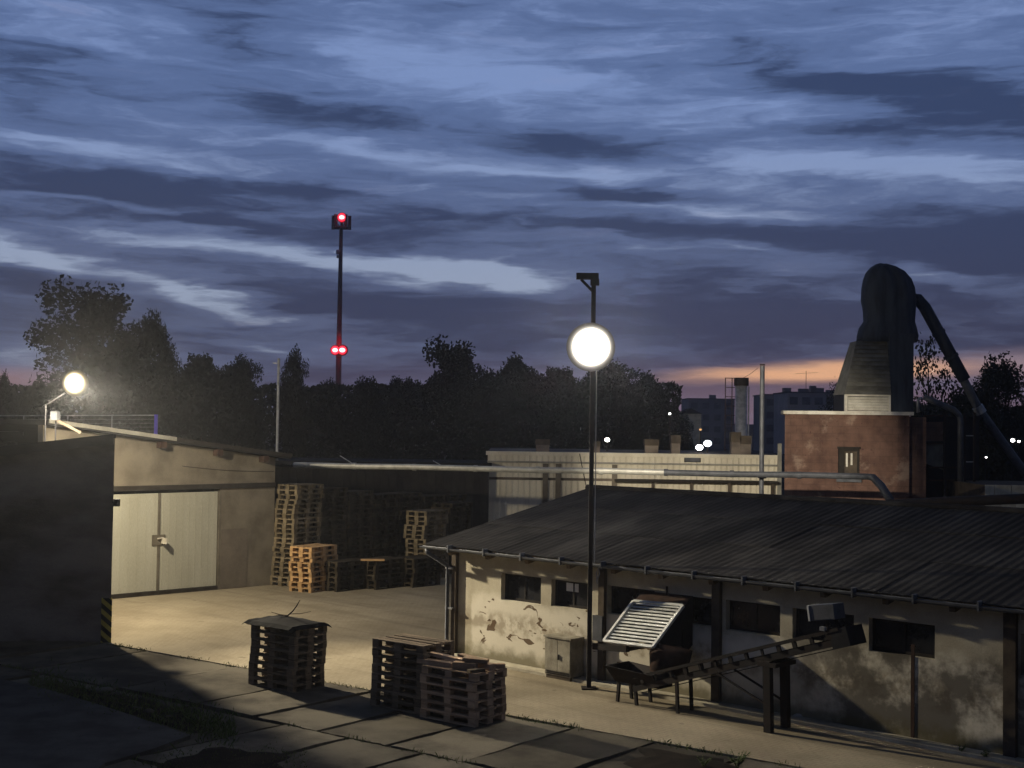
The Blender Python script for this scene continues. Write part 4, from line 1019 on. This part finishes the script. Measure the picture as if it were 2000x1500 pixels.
for k in range(NB_):
    t0, t1 = k / NB_, (k + 1) / NB_
    za, zb = bz1 + (tz1 - bz1) * t0, bz1 + (tz1 - bz1) * t1
    xl0, xl1 = bx0 - .02 + (tx0 - bx0) * t0, bx0 - .02 + (tx0 - bx0) * t1; xr0, xr1 = bx1 + (tx1 - bx1) * t0, bx1 + (tx1 - bx1) * t1
    y0, y1 = -.06 + .5 * t0, -.0 + .5 * t1
    m2 = MB(); m2.add([(xl0, y0 - .02, za), (xr0, y0 - .02, za), (xr1, y1, zb + .01), (xl1, y1, zb + .01), (xl0, y0 + .03, za), (xr0, y0 + .03, za), (xr1, y1 + .03, zb + .01), (xl1, y1 + .03, zb + .01)], [(0, 1, 2, 3), (7, 6, 5, 4), (0, 4, 5, 1), (1, 5, 6, 2), (2, 6, 7, 3), (3, 7, 4, 0)])
    m2.build('slat', M['slate'], fl_)
m2 = MB(); q0 = [(bx0, .02, bz1), (bx1 - .01, .02, bz1), (bx1 - .01, 1.6, bz1), (bx0, 1.6, bz1)]; q1 = [(tx0, .5, tz1), (tx1 - .01, .5, tz1), (tx1 - .01, 1.4, tz1), (tx0, 1.4, tz1)]
m2.add(q0 + q1, [(3, 2, 1, 0), (4, 5, 6, 7)] + [(i, (i + 1) % 4, 4 + (i + 1) % 4, 4 + i) for i in range(4)]); m2.build('hood_core', M['slate'], fl_)
MB().box2((bx1 + .0, .15, lz), (px_r - .02, 1.7, tz1 + .25)).build('side_shaft', M['tarp'], fl_)
# tarpaulin: lofted, folded outline
outl = [(668, 1676, 1786), (655, 1677, 1789), (640, 1681, 1786), (628, 1690, 1783), (608, 1689, 1785), (585, 1685, 1787), (562, 1686, 1784), (545, 1689, 1777), (531, 1694, 1763), (522, 1702, 1746), (516, 1712, 1728)]
na = 40; vs = []; fs = []
for r_, (py, l_, rr) in enumerate(outl):
    xl, z = TX2(l_, py); xr, _ = TX2(rr, py); cx = (xl + xr) / 2; hw = (xr - xl) / 2; hd = .62 * (hw / .9) ** .5
    for j in range(na):
        a = 2 * math.pi * j / na; ca, sa = math.cos(a), math.sin(a)
        sq = (abs(ca) ** 3.2 + abs(sa) ** 3.2) ** (-1 / 3.2)
        fold = 1 + .09 * mnoise.noise(Vector((math.cos(a) * 3.5, math.sin(a) * 3.5, z * .5))) + .045 * math.sin(j * 1.9 + z * .8)
        vs.append((cx + ca * hw * sq * (1 if abs(ca) > .95 else fold), .85 + sa * hd * sq * fold, z + .03 * mnoise.noise(Vector((j * .6, z * 2, 3)))))
for r_ in range(len(outl) - 1):
    for j in range(na): fs.append((r_ * na + j, r_ * na + (j + 1) % na, (r_ + 1) * na + (j + 1) % na, (r_ + 1) * na + j))
fs += [tuple((len(outl) - 1) * na + j for j in range(na)), tuple(range(na - 1, -1, -1))]
m2 = MB(); m2.add(vs, fs); m2.build('tarpaulin', M['tarp'], fl_, True)
# sloping duct
dc = thing('sloping_duct', 'thick dark duct sloping down from the wrapped dust filter', 'duct', (0, 0, 0), 0)
YD = YT + 1.2
pth = [D(1778, 584, YD), D(1793, 585, YD), D(1806, 600, YD), D(1884, 742, YD)]
MB().tube(pth, .21, 12).build('upper_duct', M['tarp'], dc, True)
for tt in (.35, .68):
    q_ = pth[2].lerp(pth[3], tt); dd_ = (pth[3] - pth[2]).normalized(); MB().tube([q_ - dd_ * .05, q_ + dd_ * .05], .235, 12).build('flange', M['tarp'], dc)
q1, q2, q3 = D(1880, 738, YD), D(1912, 800, YD), D(2010, 935, YD)
MB().tube([q1, q2], .15, 12).build('lower_duct', M['grey_metal'], dc)
MB().tube([q2 - (q2 - q1).normalized() * .12, q2 + (q3 - q2).normalized() * .15], .19, 12).build('collar', M['galv'], dc)
MB().tube([q2, q3], .15, 12).build('lower_duct', M['grey_metal'], dc)
# access frame with pipes right of the tower
af = thing('access_frame', 'dark steel access frame with bent pipe and torn sheet right of the brick tower', 'steel frame', (0, 0, 0), 0)
YA = YT - .1
fr_ = MB()
for px in (1801, 1845, 1884, 1903):
    a, b = D(px, 985, YA), D(px, 806, YA); MB().bar(Vector((a.x, YA, 0)), b, .07, .07).build('upright', M['steel_dark'], af)
for py, x0, x1 in ((812, 1800, 1850), (866, 1802, 1846), (913, 1815, 1884), (938, 1815, 1884)):
    MB().bar(D(x0, py, YA + .09), D(x1, py, YA + .09), .05, .05).build('crossbar', M['rust'], af)
for py in (851, 902, 953): MB().bar(D(1883, py, YA), D(1902, py, YA), .04, .035).build('rung', M['galv'], af)
a, b, c_, d_ = D(1806, 776, YA), D(1862, 800, YA), D(1874, 812, YA), D(1876, 975, YA)
MB().tube([a, b, c_, D(1876, 826, YA), d_], .10, 10).build('bent_pipe', M['grey_metal'], af, True)
MB().tube([D(1793, 806, YA), D(1793, 782, YA), D(1796, 778, YA), D(1801, 778, YA)], .05, 8).build('vent_tube', M['galv'], af, True)
sh_ = MB(); pts = [D(*p, YA + .15) for p in ((1802, 868), (1822, 866), (1846, 868), (1842, 918), (1802, 903))]
sh_.add(pts + [p + Vector((0, .02, 0)) for p in pts], [(4, 3, 2, 1, 0), (5, 6, 7, 8, 9)] + [(i, (i + 1) % 5, 5 + (i + 1) % 5, 5 + i) for i in range(5)]); sh_.build('torn_sheet', M['slate'], af)
pts = [D(*p, YA + .15) for p in ((1802, 824), (1846, 824), (1846, 862), (1802, 862))]
sh_ = MB(); sh_.add(pts + [p + Vector((0, .02, 0)) for p in pts], [(3, 2, 1, 0), (4, 5, 6, 7)] + [(i, (i + 1) % 4, 4 + (i + 1) % 4, 4 + i) for i in range(4)]); sh_.build('rusty_panel', M['brick'], af)
# dark annex behind the frame and the stone outbuilding
an = thing('dark_annex', 'low dark lean-to standing behind the steel access frame', 'building', (tb.x + .6, YT + .8, 0), 0)
x2 = D(1912, 900, YT + .8).x - tb.x - .6
MB().box2((0, 0, -.05), (x2, 3, D(1850, 818, YT + .8).z)).build('wall', M['black_metal'], an)
MB().box2((-.03, -.12, D(1850, 818, YT + .8).z), (x2 + .1, 3.1, D(1850, 818, YT + .8).z + .07)).build('roof', M['roof_felt'], an)
YS = 41.0
oa = D(1925, 945, YS)
ob = thing('stone_outbuilding', 'small pale stone outbuilding under a sloping dark roof at the right', 'building', (oa.x, YS, 0), 0)
rowz = -.05; hgt = oa.z - .02; k = 0
nr = 9; rh = (hgt + .05) / nr
MB().box2((0.01, .06, -.05), (6, 4, hgt - .02)).build('core', M['pillar'], ob)
for r_ in range(nr):
    x = -.0 if r_ % 2 else -.22
    while x < 4:
        w_ = random.uniform(.4, .62); xa, xb = max(0, x), x + w_ - .02
        if xb - xa > .08: MB().box2((xa, random.uniform(0, .02), rowz + r_ * rh + .01), (xb, .06, rowz + (r_ + 1) * rh - .01)).build('stone_block', M['lime'], ob)
        x += w_
a, b = D(1880, 922, YS - .5), D(2060, 944, YS - .5)
MB().bar(a, b, .7, .06).build('roof', M['roof_felt'], ob)

# ------------------------------------------------------------------ far flats
def flats(px0, px1, py, Yf, m, label, nwx, nwz, chim=()):
    a, b = D(px0, py, Yf), D(px1, py, Yf); w_ = b.x - a.x; h_ = (a.z + b.z) / 2
    t = thing('apartment_block', label, 'building', (a.x, Yf, 0), 0)
    MB().box2((0, 0, -.05), (w_, 14, h_)).build('wall', m, t)
    MB().box2((-.2, -.2, h_), (w_ + .2, 14.2, h_ + .25)).build('roof', M['roof_felt'], t)
    for i in range(nwx):
        for j in range(nwz):
            x = w_ * (i + .5) / nwx; z = h_ - 1.6 - j * 2.9
            if z < 1: continue
            f = MB().box2((x - .8, -.12, z - .75), (x + .8, -.0, z + .75)).build('window', M['frame_dark'], t)
            MB().box2((x - .68, -.14, z - .63), (x + .68, -.121, z + .63)).build('pane', M['glass_dark'], f)
    for x, w2, h2 in chim:
        MB().box2((w_ * x - w2 / 2, 2, h_ + .25), (w_ * x + w2 / 2, 3.2, h_ + .25 + h2)).build('chimney', M['block_b'], t)
    return t, a, w_, h_
flats(1345, 1435, 780, 330, M['block_b'], 'far dark flat roofed block behind the steel chimney', 4, 4, ((.55, 1.6, .9),))
flats(1494, 1536, 772, 300, M['block_b'], 'narrow far block between the pipe post and the brick tower', 2, 4)
t, a, w_, h_ = flats(1538, 1660, 768, 270, M['block_a'], 'far grey block with roof chimneys above the brick tower ledge', 5, 4, ((.03, 1.6, .8), (.3, 2.0, .7), (.45, 1.2, 1.3), (.52, 2.6, .9), (.8, 3.4, .5)))
an_ = MB(); ax0 = w_ * .34
an_.bar((ax0, 2.5, h_ + .2), (ax0, 2.5, h_ + 4.6), .09, .09); an_.bar((ax0 - 2.2, 2.5, h_ + 4.0), (ax0 + 2.4, 2.5, h_ + 4.3), .08, .05); an_.build('aerial', M['steel_dark'], t)
hs_ = thing('far_house', 'small pale house half hidden by the trees behind the workshop', 'house', D(1328, 850, 120).xyz * 1, 0)
hp = hs_.location.copy(); hs_.location = (hp.x, 120, 0); ht = D(1345, 808, 120).z
MB().box2((0, 0, -.05), (1.9, 3, ht)).build('wall', M['lime'], hs_)
m2 = MB(); m2.add([(-.1, -.1, ht), (2.0, -.1, ht), (2.0, 3.1, ht), (-.1, 3.1, ht), (.95, -.1, ht + .5), (.95, 3.1, ht + .5)], [(0, 1, 4), (1, 2, 5, 4), (2, 3, 5), (3, 0, 4, 5), (3, 2, 1, 0)]); m2.build('roof', M['roof_felt'], hs_)

# ------------------------------------------------------------------ radio mast
YM = 180.0
mb0, mtop = D(661, 740, YM), D(664, 445, YM)
mast = thing('radio_mast', 'tall slim radio mast with aerials and red warning lights behind the trees', 'mast', (mb0.x, YM, 0), 0)
H = mtop.z; lowz = D(660, 685, YM).z
MB().tube([(0, 0, 0), (0, 0, lowz - 1)], [.46, .38], 14).build('lower_shaft', M['mast'], mast, True)
MB().tube([(0, 0, lowz - 1), (0, 0, lowz + 3.4)], [.38, .34], 14).build('red_shaft', M['mast_red'], mast, True)
MB().tube([(0, 0, lowz + 3.4), (0, 0, H)], [.34, .24], 14).build('upper_shaft', M['mast'], mast, True)
MB().tube([(0, 0, H - .1), (0, 0, H + .1)], 1.15, 16).build('platform', M['mast'], mast)
for k in range(5):
    a = k * 2 * math.pi / 5 + .35; x, y = 1.15 * math.cos(a), 1.0 * math.sin(a)
    MB().box((x, y, H + .75), (.42, .28, 1.9), Matrix.Rotation(a, 3, 'Z')).build('aerial_panel', M['mast'], mast)
    MB().bar((x * .3, y * .3, H + .2), (x * .85, y * .85, H + .6), .08, .08).build('strut', M['mast'], mast)
MB().tube([(0, 0, H), (0, 0, H + 1.6)], .12, 8).build('spike', M['mast'], mast)
dz = D(657, 493, YM).z
MB().tube([(-.15, -.3, dz), (-.5, -.45, dz)], [.3, .34], 14).build('dish', M['galv'], mast); MB().box((-.35, -.3, dz - .6), (.3, .3, .4)).build('radio_box', M['galv'], mast)
for (px, py, r_) in ((668, 425, .42), (655, 684, .42), (669, 684, .46)):
    p = D(px, py, YM - .7); q = p - Vector((mb0.x, YM, 0))
    bc = MB().ball((0, 0, 0), r_ * 1.65, 18, 12, (1, .5, 1)).build('beacon', M['beacon_red'], mast, True); bc.location = q  # enlarged ball with the red halo painted as its rim falloff
    MB().ball((0, -r_ * .65, 0), r_ * .80, 14, 10, (1.15, .4, .85)).build('beacon_bulb', M['beacon_core'], bc, True)
    light_at('beacon_light', 'POINT', q + Vector((0, -1.6, .3)), 110, (1.0, .04, .08), mast, radius=.3)

# ------------------------------------------------------------------ trees
def tree_meshes(seed, bare=False, slim=1.0):
    rnd = random.Random(seed); tk = MB()
    tips = []
    th = .34
    tk.tube([(0, 0, 0), (.005, .004, th * .5), (.01, -.006, th), (.0, .0, .62), (.01, .0, .82)], [.026, .020, .017, .010, .004], 7)
    for k in range(11):
        z0 = rnd.uniform(.22, .66); a = rnd.uniform(0, 6.28); l = rnd.uniform(.16, .36) * slim; r = .010 * (1 - z0 * .6)
        e = Vector((math.cos(a) * l, math.sin(a) * l, z0 + rnd.uniform(.06, .30)))
        m = Vector((e.x * .5, e.y * .5, z0 + (e.z - z0) * .35)); tk.tube([(0, 0, z0), m, e], [r, r * .7, r * .25], 5); tips.append(e)
        for q in range(2):
            e2 = m + Vector((rnd.uniform(-.14, .14), rnd.uniform(-.14, .14), rnd.uniform(.05, .2))); tk.tube([m, e2], [r * .5, r * .15], 4); tips.append(e2)
    lf = MB(); vs = []; fs = []
    clumps = [(t, rnd.uniform(.055, .115)) for t in tips]
    for k in range(120):
        a = rnd.uniform(0, 6.28); zz = .16 + .82 * rnd.random() ** .85
        prof = max(0.03, math.sin(min(1, max(0, (zz - .06) / .94)) ** .85 * math.pi)) ** .55 * .40 * slim
        rr = prof * rnd.random() ** .45 * (.78 + .55 * mnoise.noise(Vector((math.cos(a) * 1.6, math.sin(a) * 1.6, zz * 3.4 + seed))))
        clumps.append((Vector((math.cos(a) * rr, math.sin(a) * rr, zz * (.93 + .1 * mnoise.noise(Vector((a, zz, seed)))))), rnd.uniform(.04, .095)))
    for c_, cr in clumps:
        for q in range(int((24 if bare else 190) * (cr / .09) ** 2)):
            d_ = Vector((rnd.gauss(0, 1), rnd.gauss(0, 1), rnd.gauss(0, .8))); d_ = d_.normalized() * cr * rnd.random() ** .45
            p = c_ + d_; s = rnd.uniform(.008, .0165)
            u = Vector((rnd.gauss(0, 1), rnd.gauss(0, 1), rnd.gauss(0, 1))).normalized(); v = u.orthogonal().normalized() * s * .62; u = u * s
            o = len(vs); vs += [p - u, p + v, p + u, p - v]; fs.append((o, o + 1, o + 2, o + 3))
    lf.add(vs, fs)
    def me(mbx, m, nm):
        q = bpy.data.meshes.new(nm); q.from_pydata(mbx.v, [], mbx.f); q.update(); q.materials.append(m); return q
    return me(tk, M['bark'], 'trunk'), me(lf, M['leaf_pale'] if bare else M['leaf'], 'crown')
TV = [tree_meshes(11), tree_meshes(23), tree_meshes(37), tree_meshes(51, False, .75), tree_meshes(66), tree_meshes(71, True)]
def tree(px, top, wpx, Yt, var, label, rot=None, group='trees behind the yard'):
    p = D(px, top, Yt); Hh = p.z; W_ = wpx * Yt / F / .74
    t = thing('broadleaf_tree', label, 'tree', (p.x, Yt, -.05), random.uniform(0, 6.28) if rot is None else rot, group)
    t.scale = (W_, W_, Hh + .05)
    for nm, me in zip(('trunk', 'crown'), TV[var]):
        o = bpy.data.objects.new(nm, me); COL.objects.link(o); o.parent = t
    return t
TREES = [
    (205, 556, 285, 80, 0, 'tallest dark broadleaf tree rising behind the left floodlight'),
    (78, 742, 120, 84, 1, 'low rounded tree left of the tallest tree'),
    (8, 722, 62, 88, 3, 'tree cut by the left edge of the picture'),
    (300, 600, 110, 82, 4, 'dense right shoulder tree beside the tallest tree'),
    (395, 672, 150, 84, 2, 'rounded dark tree right of the tallest tree'),
    (470, 688, 110, 88, 4, 'dark tree left of the slim mast'),
    (576, 672, 80, 86, 3, 'narrow pointed tree just right of the slim mast'),
    (640, 738, 110, 95, 1, 'low tree at the foot of the radio mast'),
    (715, 732, 120, 92, 4, 'low tree right of the radio mast foot'),
    (790, 722, 120, 96, 2, 'low dark tree before the big rounded tree'),
    (905, 670, 200, 88, 0, 'big rounded tree between radio mast and floodlight pole'),
    (1010, 690, 150, 90, 1, 'spreading tree left of the floodlight pole'),
    (1095, 700, 160, 92, 2, 'leafy tree directly behind the floodlight pole'),
    (1190, 698, 170, 88, 4, 'leafy tree right of the floodlight pole'),
    (1262, 724, 130, 86, 1, 'last tree of the row before the far flats'),
    (1325, 806, 80, 100, 3, 'small low tree before the far dark block'),
    (1815, 644, 165, 64, 5, 'airy tree behind the sloping duct'),
    (1950, 684, 170, 58, 4, 'dense dark tree at the right edge'),
    (1895, 745, 130, 68, 2, 'lower tree between the airy tree and right edge tree'),
    (1628, 738, 80, 95, 5, 'thin bare looking tree left of the dust filter')]
for T in TREES: tree(*T[:5], T[5])
# dense low growth closing the gap under the crowns: one mass nobody could count
hd = MB(); vs = []; fs = []; rnd = random.Random(5)
for k in range(26000):
    px = rnd.uniform(-60, 1330); Yh = rnd.uniform(92, 104); top = 752 + 16 * mnoise.noise(Vector((px * .012, 3, 0))) + 7 * mnoise.noise(Vector((px * .05, 8, 0)))
    p = D(px, top, Yh); p.z *= rnd.random() ** .55
    s = rnd.uniform(.12, .3); u = Vector((rnd.gauss(0, 1), rnd.gauss(0, 1), rnd.gauss(0, 1))).normalized(); v = u.orthogonal().normalized() * s * .6; u *= s
    o = len(vs); vs += [p - u, p + v, p + u, p - v]; fs.append((o, o + 1, o + 2, o + 3))
for k in range(9000):
    px = rnd.uniform(1780, 2100); Yh = rnd.uniform(60, 74); p = D(px, 790 + 20 * mnoise.noise(Vector((px * .02, 3, 0))), Yh); p.z *= rnd.random() ** .6
    s = rnd.uniform(.1, .22); u = Vector((rnd.gauss(0, 1), rnd.gauss(0, 1), rnd.gauss(0, 1))).normalized(); v = u.orthogonal().normalized() * s * .6; u *= s
    o = len(vs); vs += [p - u, p + v, p + u, p - v]; fs.append((o, o + 1, o + 2, o + 3))
hd.add(vs, fs); tag(hd.build('undergrowth', M['leaf']), kind='stuff')
# far land
mb = MB(); pts = []
for k in range(61):
    a = R(-60 + 2 * k); d_ = 900; pts.append((d_ * math.sin(a), d_ * math.cos(a), 9 + 5 * mnoise.noise(Vector((k * .35, 0, 2)))))
vs = [(x, y, -1) for x, y, z in pts] + pts; n_ = len(pts)
mb.add(vs, [(i, i + 1, n_ + i + 1, n_ + i) for i in range(n_ - 1)] ); tag(mb.build('hills', M['soil']), kind='structure')

# ------------------------------------------------------------------ weeds and small growth
gr = MB(); vs = []; fs = []; rnd = random.Random(9)
def blade(p, h_, w_):
    a = rnd.uniform(0, 6.28); d_ = Vector((math.cos(a), math.sin(a), 0)); ln = Vector((rnd.gauss(0, .4), rnd.gauss(0, .4), 0)) * h_
    o = len(vs); vs.extend([p - d_ * w_, p + d_ * w_, p + ln * .5 + Vector((0, 0, h_ * .7)) + d_ * w_ * .5, p + ln + Vector((0, 0, h_))]); fs.append((o, o + 1, o + 2, o + 3))
for k in range(7000):                       # along the joints of the slabs
    r_ = rnd.randrange(4); x = rnd.uniform(-1, 20); y = -.03 - r_ * 2.95 + rnd.gauss(0, .06) - (.0)
    if mnoise.noise(Vector((x * .8, r_ * 5.0, 0))) < -.05: continue
    blade(fr.w((x, y, -.03)), rnd.uniform(.03, .10), .008)
for k in range(5000):                       # rough strip by the path
    px, py = rnd.uniform(60, 460), 0; t = (px - 60) / 400
    py = 1335 + 95 * t + rnd.gauss(0, 16); blade(G(px, py) + Vector((0, 0, -.03)), rnd.uniform(.03, .14), .009)
for k in range(1800):
    px = rnd.uniform(300, 600); blade(G(px, 1488 + rnd.gauss(0, 14)) + Vector((0, 0, -.03)), rnd.uniform(.02, .09), .009)
gr.add(vs, fs); tag(gr.build('weeds', M['weed']), kind='stuff')
# dark earth patches that lie over the slabs
def patch(pts, z, m, name):
    P = [G(*p, z) for p in pts]; c_ = sum(P, Vector()) / len(P); ring = []
    for i in range(len(P)):
        for t in range(7):
            q = P[i].lerp(P[(i + 1) % len(P)], t / 7); q += (q - c_).normalized() * .42 * mnoise.noise(Vector((q.x * 1.7, q.y * 1.7, 1))); ring.append(q)
    n = len(ring); m2 = MB(); inner = [c_.lerp(q, .6) for q in ring]
    m2.add([c_ + Vector((0, 0, .02))] + [Vector((q.x, q.y, z + .016 + .012 * mnoise.noise(q * 3))) for q in inner] + [Vector((q.x, q.y, -.03)) for q in ring],
           [(0, 1 + i, 1 + (i + 1) % n) for i in range(n)] + [(1 + i, 1 + n + i, 1 + n + (i + 1) % n, 1 + (i + 1) % n) for i in range(n)])
    o = m2.build(name, m); tag(o, kind='structure'); return o
patch([(390, 1545), (600, 1530), (585, 1478), (540, 1462), (430, 1446), (330, 1470), (250, 1500)], .012, M['soil'], 'earth_bank')
patch([(120, 1365), (300, 1412), (400, 1440), (445, 1436), (400, 1400), (260, 1352), (60, 1325)], .012, M['soil'], 'earth_strip')
patch([(1230, 1450), (1220, 1520), (1500, 1525), (1420, 1478), (1320, 1462)], .012, M['soil'], 'earth_corner')
for k, (px, py, s) in enumerate(((205, 1352, .13), (225, 1360, .09), (290, 1395, .12), (268, 1388, .08), (330, 1404, .07))):
    o = MB().ball((0, 0, .03), s, 8, 5, (1.3, .9, .5)).build('rubble_stone', M['concrete'], None, True); rough_top(o, .04, k); o.location = G(px, py); o.rotation_euler = (0, 0, k)
    tag(o, f'{("largest", "small", "broad flat", "tiny", "rounded")[k]} grey rubble stone in the weeds beside the near path', 'stone', 'rubble stones by the path')
def weed_plant(px, py, h_, n, label, seed):
    rn_ = random.Random(seed); base = G(px, py); t = thing('weed_plant', label, 'plant', base, 0, 'weeds growing in the yard')
    st_ = MB(); lv = MB()
    for k in range(n):
        a = rn_.uniform(0, 6.28); l = h_ * rn_.uniform(.5, 1); e = Vector((math.cos(a) * l * .7, math.sin(a) * l * .7, l)); m_ = Vector((e.x * .4, e.y * .4, l * .6))
        st_.tube([(0, 0, 0), m_, e], [.006, .005, .002], 4)
        for q in range(9):
            tt = rn_.uniform(.25, 1); p = (m_ * (tt * 2) if tt < .5 else m_.lerp(e, tt * 2 - 1)); aa = rn_.uniform(0, 6.28)
            d_ = Vector((math.cos(aa), math.sin(aa), rn_.uniform(-.2, .5))) * h_ * .22; s_ = d_.cross(Vector((0, 0, 1))).normalized() * h_ * .05
            lv.add([p, p + d_ * .5 + s_, p + d_, p + d_ * .5 - s_], [(0, 1, 2, 3)])
    st_.build('stem', M['weed'], t); lv.build('foliage', M['weed'], t)
weed_plant(1440, 1502, .26, 22, 'bushy green weed at the bottom edge beside the slabs', 1)
weed_plant(1375, 1500, .18, 14, 'smaller green weed left of the bushy one', 2)
weed_plant(1875, 1474, .16, 8, 'pale weed at the foot of the shed wall right of the strip', 3)
weed_plant(1924, 1484, .2, 8, 'taller weed near the last shed pillar', 4)

# ------------------------------------------------------------------ thin haze volume added to give the lamps a halo
HAZE = 0.00045
if HAZE:
    hz = MB(); hz.box2((-420, -30, -1.05), (420, 420, 42)); ho = hz.build('haze', None); tag(ho, kind='stuff')
    m = bpy.data.materials.new('haze_air'); m.use_nodes = True; N = NT(m.node_tree)
    pvn = N.n('ShaderNodeVolumePrincipled', (.85, .88, .95)); vn = pvn.node; vn.inputs['Density'].default_value = HAZE; vn.inputs['Anisotropy'].default_value = .8
    out = N.t.nodes.new('ShaderNodeOutputMaterial'); N.t.links.new(pvn, out.inputs['Volume']); ho.data.materials.append(m)
